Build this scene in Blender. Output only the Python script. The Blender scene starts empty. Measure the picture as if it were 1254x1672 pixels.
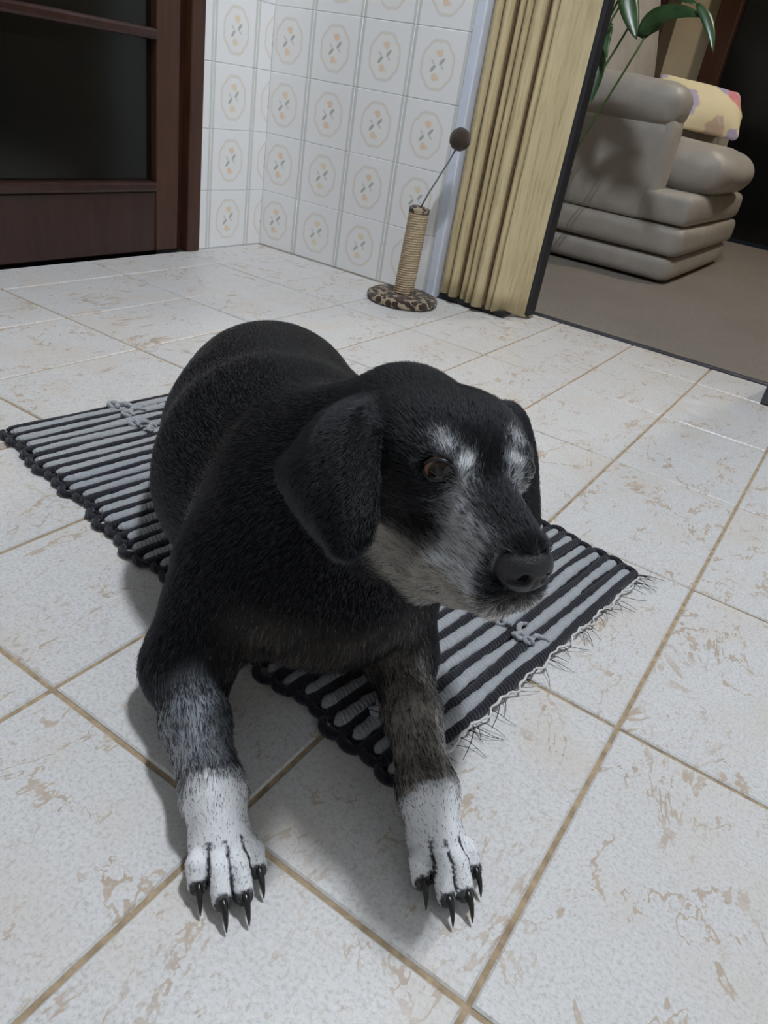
import bpy, bmesh, math, random
import numpy as np
from mathutils import Vector, Matrix

random.seed(7)
rng = np.random.default_rng(7)
sc = bpy.context.scene
COL = sc.collection

# ------------------------------------------------------------------ camera
F_PX = 1207.5
CAM = Vector((0.0275, -0.2680, 0.4730))
R_RIGHT = Vector((0.823, 0.547, 0.1546))
R_DOWN = Vector((0.3893, -0.3443, -0.8543))
R_FWD = Vector((-0.4141, 0.7631, -0.4962))
cd = bpy.data.cameras.new('camera')
cd.sensor_fit = 'VERTICAL'
cd.sensor_height = 36.0
cd.lens = F_PX / 1672 * 36.0
cd.clip_start = 0.02
cam = bpy.data.objects.new('camera', cd)
COL.objects.link(cam)
_f = R_FWD.normalized(); _r = R_RIGHT.normalized(); _u = _r.cross(_f).normalized(); _r = _f.cross(_u)
cam.matrix_world = Matrix(((_r.x, _u.x, -_f.x, CAM.x), (_r.y, _u.y, -_f.y, CAM.y), (_r.z, _u.z, -_f.z, CAM.z), (0, 0, 0, 1)))
sc.camera = cam

# ------------------------------------------------------------------ world, exposure
w = bpy.data.worlds.new('world'); sc.world = w
w.use_nodes = True
w.node_tree.nodes['Background'].inputs[0].default_value = (0.02, 0.022, 0.03, 1)
w.node_tree.nodes['Background'].inputs[1].default_value = 0.3
sc.view_settings.view_transform = 'Standard'
sc.view_settings.look = 'None'
sc.view_settings.exposure = 0.14
sc.view_settings.gamma = 1.0
sc.view_settings.use_curve_mapping = False
TUBE_POWER = 900.0
sc.cycles.max_bounces = 7
sc.cycles.diffuse_bounces = 4      # emission strength of the fluorescent tubes
TUBE_COL = (0.905, 0.965, 1.04, 1)
LIVING_POWER = 120.0

# ------------------------------------------------------------------ helpers
def link(o, parent=None):
    COL.objects.link(o)
    if parent is not None: o.parent = parent
    return o

def mesh_obj(name, verts, faces, mat=None, parent=None, smooth=False, loc=(0, 0, 0), rot=(0, 0, 0)):
    me = bpy.data.meshes.new(name)
    me.from_pydata([tuple(v) for v in verts], [], [tuple(f) for f in faces])
    if smooth: me.polygons.foreach_set('use_smooth', [True] * len(me.polygons))
    me.update()
    o = bpy.data.objects.new(name, me)
    o.location = loc; o.rotation_euler = rot
    if mat: me.materials.append(mat)
    return link(o, parent)

def bm_obj(name, bm, mat=None, parent=None, smooth=False, loc=(0, 0, 0), rot=(0, 0, 0)):
    bmesh.ops.recalc_face_normals(bm, faces=bm.faces)
    me = bpy.data.meshes.new(name)
    bm.to_mesh(me); bm.free()
    if smooth: me.polygons.foreach_set('use_smooth', [True] * len(me.polygons))
    o = bpy.data.objects.new(name, me)
    o.location = loc; o.rotation_euler = rot
    if mat: me.materials.append(mat)
    return link(o, parent)

def data_obj(name, me, parent=None, loc=(0, 0, 0), rot=(0, 0, 0)):
    o = bpy.data.objects.new(name, me); o.location = loc; o.rotation_euler = rot
    return link(o, parent)

def empty(name, loc=(0, 0, 0), rotz=0.0):
    o = bpy.data.objects.new(name, None); o.location = loc; o.rotation_euler = (0, 0, rotz)
    o.empty_display_size = 0.05
    return link(o)

def tag(o, label=None, cat=None, group=None, kind=None):
    if label: o['label'] = label
    if cat: o['category'] = cat
    if group: o['group'] = group
    if kind: o['kind'] = kind
    return o

def box_bm(x0, x1, y0, y1, z0, z1, bev=0.0, seg=2):
    bm = bmesh.new()
    bmesh.ops.create_cube(bm, size=1)
    for v in bm.verts:
        v.co = Vector((x0 + (v.co.x + .5) * (x1 - x0), y0 + (v.co.y + .5) * (y1 - y0), z0 + (v.co.z + .5) * (z1 - z0)))
    if bev > 0:
        bmesh.ops.bevel(bm, geom=bm.edges[:], offset=bev, segments=seg, profile=0.5, affect='EDGES')
    return bm

def box(name, b, mat, parent=None, bev=0.0, seg=2, smooth=False):
    return bm_obj(name, box_bm(*b, bev=bev, seg=seg), mat, parent, smooth)

def tube_mesh(points, radii, n=8, cap=True):
    """verts, faces for a tube through points (parallel transport)."""
    P = [Vector(p) for p in points]
    if not hasattr(radii, '__len__'): radii = [radii] * len(P)
    V, Fc = [], []
    t = (P[1] - P[0]).normalized()
    a = Vector((0, 0, 1)) if abs(t.z) < .9 else Vector((1, 0, 0))
    nn = t.cross(a).normalized()
    for i, p in enumerate(P):
        t = (P[min(i + 1, len(P) - 1)] - P[max(i - 1, 0)]).normalized()
        nn = (nn - t * nn.dot(t)).normalized(); b = t.cross(nn)
        for k in range(n):
            a = 2 * math.pi * k / n
            V.append(p + (nn * math.cos(a) + b * math.sin(a)) * radii[i])
    for i in range(len(P) - 1):
        for k in range(n):
            Fc.append((i * n + k, i * n + (k + 1) % n, (i + 1) * n + (k + 1) % n, (i + 1) * n + k))
    if cap:
        Fc.append(tuple(range(n))[::-1]); Fc.append(tuple((len(P) - 1) * n + k for k in range(n)))
    return V, Fc

def tube(name, points, radii, mat, parent=None, n=8):
    V, Fc = tube_mesh(points, radii, n)
    return mesh_obj(name, V, Fc, mat, parent, True)

def puffy(name, b, mat, parent=None, bev=.03, puff=(.0, .0, .0), cuts=7, taper=None, loc=(0, 0, 0), rot=(0, 0, 0), wrinkle=0.0):
    """upholstered block: rounded box whose faces bulge."""
    x0, x1, y0, y1, z0, z1 = b
    c = Vector(((x0 + x1) / 2, (y0 + y1) / 2, (z0 + z1) / 2)); h = Vector(((x1 - x0) / 2, (y1 - y0) / 2, (z1 - z0) / 2))
    bm = bmesh.new(); bmesh.ops.create_cube(bm, size=2)
    bmesh.ops.subdivide_edges(bm, edges=bm.edges[:], cuts=cuts, use_grid_fill=True)
    r = min(bev, h.x * .99, h.y * .99, h.z * .99)
    for v in bm.verts:
        q = Vector((v.co.x * h.x, v.co.y * h.y, v.co.z * h.z))
        # push grid towards the edges so the rounding has vertices
        for k in range(3):
            s = v.co[k]; q[k] = h[k] * math.copysign(1 - (1 - abs(s)) ** 1.6, s)
        i = Vector((max(-h.x + r, min(h.x - r, q.x)), max(-h.y + r, min(h.y - r, q.y)), max(-h.z + r, min(h.z - r, q.z))))
        d = q - i
        if d.length > 1e-9: q = i + d.normalized() * r
        u = Vector((q.x / h.x, q.y / h.y, q.z / h.z))
        q.x += puff[0] * u.x * (1 - u.y ** 2) * (1 - u.z ** 2)
        q.y += puff[1] * u.y * (1 - u.x ** 2) * (1 - u.z ** 2)
        q.z += puff[2] * u.z * (1 - u.x ** 2) * (1 - u.y ** 2)
        if wrinkle:
            q += d.normalized() * wrinkle * math.sin(u.x * 9 + u.y * 5) * math.sin(u.z * 6 + u.x * 3) if d.length > 1e-9 else Vector()
        if taper: q = taper(u, q)
        v.co = q + c
    return bm_obj(name, bm, mat, parent, True, loc, rot)

# ------------------------------------------------------------------ node helpers
class NT:
    def __init__(self, name):
        self.m = bpy.data.materials.new(name); self.m.use_nodes = True
        self.t = self.m.node_tree; self.n = self.t.nodes; self.l = self.t.links
        self.b = self.n['Principled BSDF']
    def node(self, ty, **kw):
        n = self.n.new(ty)
        for k, v in kw.items(): setattr(n, k, v)
        return n
    def inp(self, n, key, v):
        if v is None: return
        s = n.inputs[key]
        if hasattr(v, 'is_output') or isinstance(v, bpy.types.NodeSocket): self.l.new(v, s)
        else: s.default_value = v
    def math(self, op, a, b=None, c=None, clamp=False):
        n = self.node('ShaderNodeMath', operation=op); n.use_clamp = clamp
        self.inp(n, 0, a); self.inp(n, 1, b); self.inp(n, 2, c)
        return n.outputs[0]
    def vmath(self, op, a, b=None, scale=None):
        n = self.node('ShaderNodeVectorMath', operation=op)
        self.inp(n, 0, a); self.inp(n, 1, b)
        if scale is not None: self.inp(n, 'Scale', scale)
        return n.outputs[0]
    def noise(self, vec, scale=5, detail=2, rough=.5, dist=0.0, out=0):
        n = self.node('ShaderNodeTexNoise')
        self.inp(n, 'Vector', vec); self.inp(n, 'Scale', scale); self.inp(n, 'Detail', detail)
        self.inp(n, 'Roughness', rough); self.inp(n, 'Distortion', dist)
        return n.outputs[out]
    def ramp(self, fac, stops, interp='LINEAR'):
        n = self.node('ShaderNodeValToRGB'); n.color_ramp.interpolation = interp
        e = n.color_ramp.elements
        while len(e) < len(stops): e.new(0.5)
        for i, (p, c) in enumerate(stops):
            e[i].position = p; e[i].color = c if len(c) == 4 else (*c, 1)
        self.inp(n, 'Fac', fac)
        return n.outputs['Color']
    def mapr(self, v, a, b, c=0.0, d=1.0, smooth=True):
        n = self.node('ShaderNodeMapRange'); n.interpolation_type = 'SMOOTHSTEP' if smooth else 'LINEAR'
        self.inp(n, 'Value', v); self.inp(n, 'From Min', a); self.inp(n, 'From Max', b); self.inp(n, 'To Min', c); self.inp(n, 'To Max', d)
        return n.outputs[0]
    def mix(self, fac, a, b, blend='MIX'):
        n = self.node('ShaderNodeMix', data_type='RGBA', blend_type=blend)
        self.inp(n, 'Factor', fac)
        for k, v in ((6, a), (7, b)):
            if isinstance(v, tuple) and len(v) == 3: v = (*v, 1)
            self.inp(n, k, v)
        return n.outputs[2]
    def obj(self): return self.node('ShaderNodeTexCoord').outputs['Object']
    def rand(self): return self.node('ShaderNodeObjectInfo').outputs['Random']
    def bump(self, h, strength=.3, dist=.002):
        n = self.node('ShaderNodeBump'); self.inp(n, 'Height', h); n.inputs['Strength'].default_value = strength; n.inputs['Distance'].default_value = dist
        self.l.new(n.outputs[0], self.b.inputs['Normal'])
    def set(self, color=None, rough=None, spec=None, metal=None, sheen=None, emit=None, estr=None, trans=None, coat=None, sss=None):
        for k, v in (('Base Color', color), ('Roughness', rough), ('Specular IOR Level', spec), ('Metallic', metal), ('Sheen Weight', sheen), ('Emission Color', emit), ('Emission Strength', estr), ('Transmission Weight', trans), ('Coat Weight', coat), ('Subsurface Weight', sss)):
            if isinstance(v, tuple) and len(v) == 3: v = (*v, 1)
            self.inp(self.b, k, v)
        return self.m

def simple(name, color, rough=.5, spec=.4, nscale=0, namt=.15, bump=0, **kw):
    t = NT(name)
    if nscale:
        f = t.noise(t.obj(), nscale, 4, .6)
        c2 = tuple(max(0, c * (1 - namt)) for c in color); c3 = tuple(min(1, c * (1 + namt)) for c in color)
        col = t.ramp(f, [(.3, c2), (.7, c3)])
        if bump: t.bump(f, bump, .002)
    else: col = color
    return t.set(col, rough, spec, **kw)

# ------------------------------------------------------------------ materials
def mat_floor_tile():
    t = NT('glazed beige floor tile')
    o = t.obj(); r = t.rand()
    off = t.vmath('SCALE', (1.0, 1.7, .6), scale=t.math('MULTIPLY', r, 37.0))
    p = t.vmath('ADD', o, off)
    grain = t.noise(p, 330, 3, .7)
    base = t.ramp(grain, [(.30, (.52, .50, .485)), (.50, (.68, .67, .66)), (.72, (.75, .745, .74))])
    cloud = t.noise(p, 9, 3, .55)
    base = t.mix(t.mapr(cloud, .46, .70, 0, .42), base, (.66, .585, .50))
    # crackled veins: thin ridges of a distorted noise, broken up by patches
    pr = t.node('ShaderNodeMapping'); t.inp(pr, 'Vector', p); pr.inputs['Rotation'].default_value = (0, 0, .5); pr.inputs['Scale'].default_value = (1, .55, 1)
    n1 = t.noise(pr.outputs[0], 11, 5, .62, .6)
    ridge = t.math('ABSOLUTE', t.math('SUBTRACT', n1, .5))
    brk = t.noise(p, 60, 3, .6)
    wid = t.mapr(brk, .38, .66, .0, .024)
    vein = t.math('SUBTRACT', 1.0, t.mapr(ridge, t.math('MULTIPLY', wid, .4), t.math('ADD', wid, .0012)))
    patch = t.mapr(t.noise(p, 14, 2, .5), .38, .54)
    vein = t.math('MULTIPLY', vein, patch)
    # flecks
    fl = t.mapr(t.noise(pr.outputs[0], 165, 4, .65), .565, .66)
    fpatch = t.mapr(t.noise(t.vmath('ADD', p, (3.1, 1.2, 0)), 10, 3, .6), .45, .62)
    fl = t.math('MULTIPLY', fl, fpatch)
    vcol = t.ramp(t.noise(p, 35, 2), [(.3, (.36, .24, .135)), (.7, (.53, .40, .27))])
    c = t.mix(t.math('MULTIPLY', vein, .66), base, vcol)
    c = t.mix(t.math('MULTIPLY', fl, .55), c, vcol)
    h = t.noise(p, 190, 3, .6)
    t.bump(h, .22, .0012)
    rough = t.mapr(t.noise(p, 30, 2), .3, .7, .33, .46)
    return t.set(c, rough, .5)

def mat_wall_tile():
    t = NT('printed white wall tile')
    s = t.node('ShaderNodeSeparateXYZ'); t.l.new(t.obj(), s.inputs[0])
    wob = t.noise(t.obj(), 260, 2, .6)
    wv = t.math('MULTIPLY', t.math('SUBTRACT', wob, .5), .018)
    u = t.math('ADD', t.math('DIVIDE', s.outputs[0], .1525), wv); v = t.math('ADD', t.math('DIVIDE', s.outputs[2], .15), wv)
    r = t.rand()
    base = t.mix(t.noise(t.obj(), 30, 2), (.86, .86, .865), (.88, .875, .865))
    # oval scalloped ring
    uu = t.math('DIVIDE', u, .285); vv = t.math('DIVIDE', v, .335)
    e = t.math('SQRT', t.math('ADD', t.math('MULTIPLY', uu, uu), t.math('MULTIPLY', vv, vv)))
    th = t.math('ARCTAN2', vv, uu)
    e = t.math('ADD', e, t.math('MULTIPLY', t.math('ABSOLUTE', t.math('SINE', t.math('MULTIPLY', th, 4.0))), -.06))
    inner = t.math('SUBTRACT', 1.0, t.mapr(e, .86, .92))
    base = t.mix(t.math('MULTIPLY', inner, .55), base, (.86, .845, .81))
    ring = t.math('SUBTRACT', 1.0, t.mapr(t.math('ABSOLUTE', t.math('SUBTRACT', e, .97)), .045, .095))
    ringc = t.mix(t.noise(t.obj(), 40, 1), (.80, .715, .62), (.75, .725, .68))
    c = t.mix(t.math('MULTIPLY', ring, .85), base, ringc)
    def blob(cx, cy, a, b, rot, soft=.35):
        du = t.math('SUBTRACT', u, cx); dv = t.math('SUBTRACT', v, cy)
        cr, sr = math.cos(rot), math.sin(rot)
        x = t.math('ADD', t.math('MULTIPLY', du, cr / a), t.math('MULTIPLY', dv, sr / a))
        y = t.math('ADD', t.math('MULTIPLY', du, -sr / b), t.math('MULTIPLY', dv, cr / b))
        d = t.math('ADD', t.math('MULTIPLY', x, x), t.math('MULTIPLY', y, y))
        return t.math('SUBTRACT', 1.0, t.mapr(d, 1 - soft, 1 + soft))
    fcol = t.mix(t.mapr(r, .2, .9), (.84, .60, .40), (.82, .69, .44))
    for (cx, cy, a, b, rot, k, col) in (
            (.022, .165, .050, .056, 0, .75, fcol), (-.030, .185, .034, .028, .6, .5, fcol),
            (-.028, -.165, .050, .056, 0, .75, fcol), (.036, -.185, .034, .028, .6, .5, fcol),
            (.075, .060, .064, .026, .85, .85, (.40, .43, .39)), (-.075, -.050, .064, .026, .85, .85, (.40, .43, .39)),
            (.085, -.015, .045, .020, -.75, .55, (.52, .55, .52)), (-.085, .035, .045, .020, -.75, .55, (.52, .55, .52))):
        c = t.mix(t.math('MULTIPLY', blob(cx, cy, a, b, rot), k), c, col)
    au = t.math('ABSOLUTE', u)
    st = t.math('MULTIPLY', t.mapr(au, .435, .448), t.math('SUBTRACT', 1.0, t.mapr(au, .482, .492)))
    c = t.mix(t.math('MULTIPLY', st, .85), c, (.61, .625, .585))
    t.bump(t.noise(t.obj(), 60, 2), .04, .002)
    return t.set(c, .22, .5)

def mat_sisal():
    t = NT('sisal rope'); o = t.obj()
    f = t.noise(o, 240, 4, .7)
    t.bump(f, .5, .002)
    return t.set(t.ramp(f, [(.3, (.36, .27, .17)), (.7, (.60, .48, .33))]), .85, .2)

def mat_leopard():
    t = NT('leopard plush'); o = t.obj()
    v = t.node('ShaderNodeTexVoronoi'); v.inputs['Scale'].default_value = 72; t.l.new(t.vmath('ADD', o, t.vmath('SCALE', t.noise(o, 60, 2, out=1), scale=.012)), v.inputs['Vector'])
    spot = t.mapr(v.outputs['Distance'], .56, .68)
    c = t.mix(spot, (.052, .034, .026), (.46, .37, .25))
    c = t.mix(t.mapr(t.noise(o, 500, 2), .4, .7, 0, .35), c, (.03, .02, .016))
    t.bump(t.noise(o, 500, 3), .6, .003)
    return t.set(c, .95, .1, sheen=.3)

def mat_accordion():
    t = NT('beige vinyl folding panel'); o = t.obj()
    m = t.node('ShaderNodeMapping'); t.l.new(o, m.inputs[0]); m.inputs['Scale'].default_value = (60, 60, 5)
    f = t.noise(m.outputs[0], 2, 5, .65)
    c = t.ramp(f, [(.25, (.40, .31, .17)), (.5, (.61, .50, .295)), (.75, (.69, .575, .35))])
    dirt = t.mapr(t.noise(o, 8, 4, .6), .52, .75, 0, .3)
    c = t.mix(dirt, c, (.30, .24, .15))
    return t.set(c, .5, .35)

def mat_wood(name, a, b, rough=.35, coat=.0):
    t = NT(name); o = t.obj()
    m = t.node('ShaderNodeMapping'); t.l.new(o, m.inputs[0]); m.inputs['Scale'].default_value = (18, 18, 1.6)
    f = t.noise(m.outputs[0], 3, 6, .65, .4)
    t.bump(f, .08, .001)
    return t.set(t.ramp(f, [(.3, a), (.7, b)]), rough, .5, coat=coat)

def mat_leather():
    t = NT('taupe leather'); o = t.obj()
    v = t.node('ShaderNodeTexVoronoi'); v.inputs['Scale'].default_value = 420; t.l.new(o, v.inputs['Vector'])
    n = t.noise(o, 14, 4, .6)
    h = t.math('ADD', t.math('MULTIPLY', v.outputs['Distance'], .3), t.math('MULTIPLY', n, 1.6))
    t.bump(h, .22, .006)
    c = t.ramp(n, [(.3, (.40, .375, .34)), (.7, (.48, .45, .41))])
    return t.set(c, .42, .45)

def mat_carpet():
    t = NT('brown short pile carpet'); o = t.obj()
    f = t.noise(o, 220, 4, .75); g = t.noise(o, 3, 3, .6)
    c = t.ramp(f, [(.3, (.185, .155, .13)), (.7, (.34, .295, .255))])
    c = t.mix(t.mapr(g, .4, .65, 0, .35), c, (.20, .17, .14))
    t.bump(f, .8, .006)
    return t.set(c, .95, .1, sheen=.2)

def mat_pillow():
    t = NT('patchwork printed cotton'); o = t.obj()
    q = t.vmath('ADD', o, t.vmath('SCALE', t.vmath('SUBTRACT', t.noise(o, 16, 3, out=1), (.5, .5, .5)), scale=.09))
    c = t.mix(t.noise(o, 12, 2), (.80, .69, .43), (.84, .76, .54))
    lil, red, pale = (.42, .38, .62), (.76, .24, .26), (.78, .74, .78)
    for (px_, pz_, r_, col) in ((.10, .10, .075, lil), (.150, .050, .062, red), (.175, .105, .035, pale), (-.13, -.03, .062, lil), (-.17, -.10, .04, lil), (-.19, .14, .045, lil), (-.05, .12, .035, (.70, .55, .60)), (.02, -.12, .045, (.60, .42, .34)), (.12, -.12, .04, lil)):
        dx = t.vmath('SUBTRACT', t.vmath('MULTIPLY', q, (1, 0, 1)), (px_, 0, pz_))
        ln = t.node('ShaderNodeVectorMath', operation='LENGTH'); t.l.new(dx, ln.inputs[0])
        k = t.math('SUBTRACT', 1.0, t.mapr(ln.outputs['Value'], r_ * .8, r_ * 1.05))
        c = t.mix(t.math('MULTIPLY', k, .85), c, col)
    c = t.mix(t.mapr(t.noise(o, 60, 3), .55, .7, 0, .35), c, (.80, .76, .74))
    return t.set(c, .8, .2)

def mat_leaf():
    t = NT('dark glossy leaf'); o = t.obj()
    f = t.noise(o, 20, 3)
    return t.set(t.ramp(f, [(.3, (.022, .060, .022)), (.7, (.050, .12, .045))]), .3, .5)

def mat_rug(name, a, b):
    t = NT(name); o = t.obj()
    off = t.vmath('ADD', o, t.vmath('SCALE', (1., 2., 3.), scale=t.rand()))
    f = t.noise(off, 700, 3, .7); g = t.noise(off, 40, 2)
    c = t.ramp(f, [(.25, a), (.75, b)])
    c = t.mix(t.mapr(g, .5, .8, 0, .3), c, a)
    sy = t.node('ShaderNodeSeparateXYZ'); t.l.new(o, sy.inputs[0])
    ph = t.math('ADD', t.math('MULTIPLY', sy.outputs[1], 1350.0), t.math('MULTIPLY', t.noise(off, 120, 2), 5.0))
    rib = t.math('SINE', t.math('ADD', ph, t.math('MULTIPLY', sy.outputs[0], 500.0)))
    t.bump(t.math('ADD', t.math('MULTIPLY', f, .8), t.math('MULTIPLY', rib, .30)), .75, .0016)
    return t.set(c, .95, .08, sheen=.25)

M = {}
M['ftile'] = mat_floor_tile()
M['grout'] = simple('tan floor grout', (.40, .305, .20), .9, .2, 90, .35, .4)
M['wtile'] = mat_wall_tile()
M['wgrout'] = simple('grey wall grout', (.72, .72, .71), .9, .2, 60, .12)
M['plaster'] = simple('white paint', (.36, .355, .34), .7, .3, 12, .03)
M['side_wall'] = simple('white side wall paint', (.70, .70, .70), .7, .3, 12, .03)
M['beige_wall'] = simple('beige paint', (.60, .52, .36), .8, .2, 8, .05)
M['pvc'] = simple('white pvc trim', (.66, .70, .80), .35, .5, 30, .04)
M['accordion'] = mat_accordion()
M['seal_gap_black'] = simple('black rubber seal and gap shade', (.018, .018, .022), .55, .4)
M['fold_seam'] = simple('brown vinyl hinge', (.14, .10, .055), .6, .3)
M['steel_strip'] = simple('dark metal strip', (.075, .078, .09), .42, .5, 40, .3, metal=.4)
M['door_wood'] = mat_wood('dark stained wood', (.020, .0072, .0052), (.044, .016, .011), .30)
M['door_wood2'] = mat_wood('reddish stained wood', (.036, .0110, .0045), (.070, .024, .010), .42)
M['door_glass'] = simple('dark door glass', (.004, .0045, .004), .16, .4)
M['carpet'] = mat_carpet()
M['leather'] = mat_leather()
M['stitch'] = simple('dark leather seam', (.16, .14, .12), .6, .3)
M['pillow'] = mat_pillow()
M['leaf'] = mat_leaf()
M['stem'] = simple('green stem', (.09, .15, .05), .45, .4, 60, .2)
M['pot'] = simple('terracotta pot', (.36, .15, .08), .8, .2, 40, .15)
M['soil'] = simple('potting soil', (.03, .02, .014), .95, .1, 80, .4)
M['sisal'] = mat_sisal()
M['plush'] = mat_leopard()
M['brown_plush'] = simple('dark brown plush', (.055, .038, .030), .95, .1, 400, .5, .8, sheen=.3)
M['wire'] = simple('grey steel wire', (.22, .23, .24), .4, .5, metal=.6)
M['rug_grey'] = mat_rug('grey cotton rag', (.30, .31, .33), (.52, .54, .57))
M['rug_black'] = mat_rug('black cotton rag', (.008, .008, .012), (.030, .030, .040))
M['thread'] = simple('white cotton thread', (.66, .66, .64), .9, .1)
M['fringe'] = simple('black loose thread', (.015, .015, .018), .9, .1)
M['lampbody'] = simple('white lamp housing', (.75, .75, .75), .4, .4)
t = NT('fluorescent tube'); M['tube'] = t.set((.9, .9, .9), .4, .3, emit=TUBE_COL, estr=TUBE_POWER)
t = NT('warm lamp glass'); M['bulb'] = t.set((.9, .85, .75), .4, .3, emit=(1.0, .90, .76, 1), estr=LIVING_POWER)

# ------------------------------------------------------------------ the room
AX, BY = .1984, .300              # floor tile pitch along x and y
WX, WY = -1.520, 1.505            # door wall plane, tiled wall plane
XR, YF = 1.60, -1.70              # walls behind and right of the camera
OX0, OX1 = -.905, -.055           # opening to the living room
TY = 1.662                        # end of the kitchen floor
CEIL = 2.55
LX0, LX1, LY1 = -2.6, 2.4, 4.60   # living room

floor = box('floor', (WX, XR, YF, TY, -.05, -.0022), M['grout']); tag(floor, kind='structure')

def tile_mesh(wd, ht, th, bev, mat, cx=0., cy=0.):
    """slab with softened upper edge; lies in xy, top at z=0"""
    V, Fc = [], []
    for (ins, z) in ((0, -th), (0, -bev), (bev, 0)):
        for sx, sy in ((-1, -1), (1, -1), (1, 1), (-1, 1)):
            V.append((cx + sx * (wd / 2 - ins), cy + sy * (ht / 2 - ins), z))
    for k in range(2):
        for i in range(4):
            Fc.append((k * 4 + i, k * 4 + (i + 1) % 4, k * 4 + 4 + (i + 1) % 4, k * 4 + 4 + i))
    Fc.append((8, 9, 10, 11))
    me = bpy.data.meshes.new('tile'); me.from_pydata(V, [], Fc); me.materials.append(mat); me.update()
    return me

GAP = .0042
cache = {}
for a in range(-9, 9):
    for b in range(-6, 6):
        x0, x1 = -(a + 1) * AX, -a * AX; y0, y1 = b * BY, (b + 1) * BY
        x0 = max(x0, WX); x1 = min(x1, XR); y0 = max(y0, YF); y1 = min(y1, TY)
        if b == 5:
            x0 = max(x0, OX0); x1 = min(x1, OX1)
        if x1 - x0 < .02 or y1 - y0 < .02: continue
        wd, ht = round(x1 - x0 - GAP, 4), round(y1 - y0 - GAP, 4)
        if (wd, ht) not in cache: cache[(wd, ht)] = tile_mesh(wd, ht, .008, .0016, M['ftile'])
        o = data_obj('tile', cache[(wd, ht)], floor, ((x0 + x1) / 2, (y0 + y1) / 2, random.uniform(-.0003, .0003)),
                     (random.uniform(-.0015, .0015), random.uniform(-.0015, .0015), 0))

wall_back = bm_obj('wall_back', box_bm(WX - .12, OX0, WY - .0004, TY - .002, -.05, CEIL), M['wgrout']); tag(wall_back, kind='structure')
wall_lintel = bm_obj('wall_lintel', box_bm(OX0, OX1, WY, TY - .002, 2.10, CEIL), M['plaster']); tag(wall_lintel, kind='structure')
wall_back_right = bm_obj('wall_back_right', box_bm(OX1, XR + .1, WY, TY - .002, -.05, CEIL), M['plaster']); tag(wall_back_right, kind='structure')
wall_left = bm_obj('wall_left', box_bm(WX - .12, WX + .0004, 1.215, WY - .0004, -.05, CEIL), M['wgrout']); tag(wall_left, kind='structure')
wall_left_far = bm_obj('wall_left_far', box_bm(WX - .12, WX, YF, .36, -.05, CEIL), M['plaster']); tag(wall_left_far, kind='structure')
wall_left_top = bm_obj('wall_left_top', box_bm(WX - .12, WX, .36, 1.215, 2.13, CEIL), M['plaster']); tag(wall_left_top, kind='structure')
wall_right = bm_obj('wall_right', box_bm(XR, XR + .1, YF, WY, -.05, CEIL), M['side_wall']); tag(wall_right, kind='structure')
wall_front = bm_obj('wall_front', box_bm(WX - .12, XR + .1, YF - .1, YF, -.05, CEIL), M['side_wall']); tag(wall_front, kind='structure')
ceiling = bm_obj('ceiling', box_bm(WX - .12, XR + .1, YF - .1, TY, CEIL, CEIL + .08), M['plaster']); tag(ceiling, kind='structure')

# wall tiles, each its own slab
TW, TH, TG = .1525, .1500, .0012
def wall_tile(parent, u0, u1, uc, zc, z0, z1, place):
    """slab spanning u0..u1 (along the wall) around the full tile's centre uc"""
    key = (round(u0 - uc, 4), round(u1 - uc, 4), round(z0 - zc, 4), round(z1 - zc, 4))
    if key not in cache:
        bev = .0012
        V, Fc = [], []
        for ins, d in ((TG / 2, .006), (TG / 2, -.001), (TG / 2 + bev, -.002)):
            for (uu, zz) in ((key[0] + ins, key[2] + ins), (key[1] - ins, key[2] + ins), (key[1] - ins, key[3] - ins), (key[0] + ins, key[3] - ins)):
                V.append((uu, d, zz))
        for k in range(2):
            for i in range(4):
                Fc.append((k * 4 + i, k * 4 + (i + 1) % 4, k * 4 + 4 + (i + 1) % 4, k * 4 + 4 + i))
        Fc.append((8, 9, 10, 11))
        me = bpy.data.meshes.new('tile'); me.from_pydata(V, [], Fc); me.materials.append(M['wtile']); me.update()
        cache[key] = me
    place(cache[key], uc, zc)

NROW = 9
for r in range(NROW):
    z0 = .002 + r * TH; zc = z0 + TH / 2
    # back wall, columns counted leftwards from the white trim
    xr = -.930
    k = 0
    while True:
        u1 = xr - k * TW; u0 = u1 - TW
        if u1 <= WX + .01: break
        def pl(me, uc, zc): data_obj('tile', me, wall_back, (uc, WY + random.uniform(-.0003, .0003), zc))
        wall_tile(wall_back, max(u0, WX), u1, u0 + TW / 2, zc, z0, z0 + TH, pl)
        k += 1
    # wall beside the door
    for (j0, u0) in enumerate((1.441 - 2 * TW, 1.441 - TW, 1.441)):
        a0, a1 = max(u0, 1.253), min(u0 + TW, WY - .002)
        def pl(me, uc, zc): data_obj('tile', me, wall_left, (WX + random.uniform(-.0003, .0003), uc, zc), (0, 0, math.pi / 2))
        wall_tile(wall_left, a0, a1, u0 + TW / 2, zc, z0, z0 + TH, pl)

# white pvc corner trim at the edge of the opening
trim_1 = bm_obj('trim_1', box_bm(-.930, OX0 + .002, WY - .006, TY - .002, .0, 2.10, .004, 3), M['pvc'], smooth=False); tag(trim_1, kind='structure')
trim_2 = bm_obj('trim_2', box_bm(OX1 - .004, OX1 + .03, WY - .006, TY + .004, .0, 2.10, .003), M['steel_strip']); tag(trim_2, kind='structure')
trim_3 = bm_obj('trim_3', box_bm(OX0 + .002, OX1 - .004, TY - .002, TY + .016, -.03, .0055, .003), M['steel_strip']); tag(trim_3, kind='structure')

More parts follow.
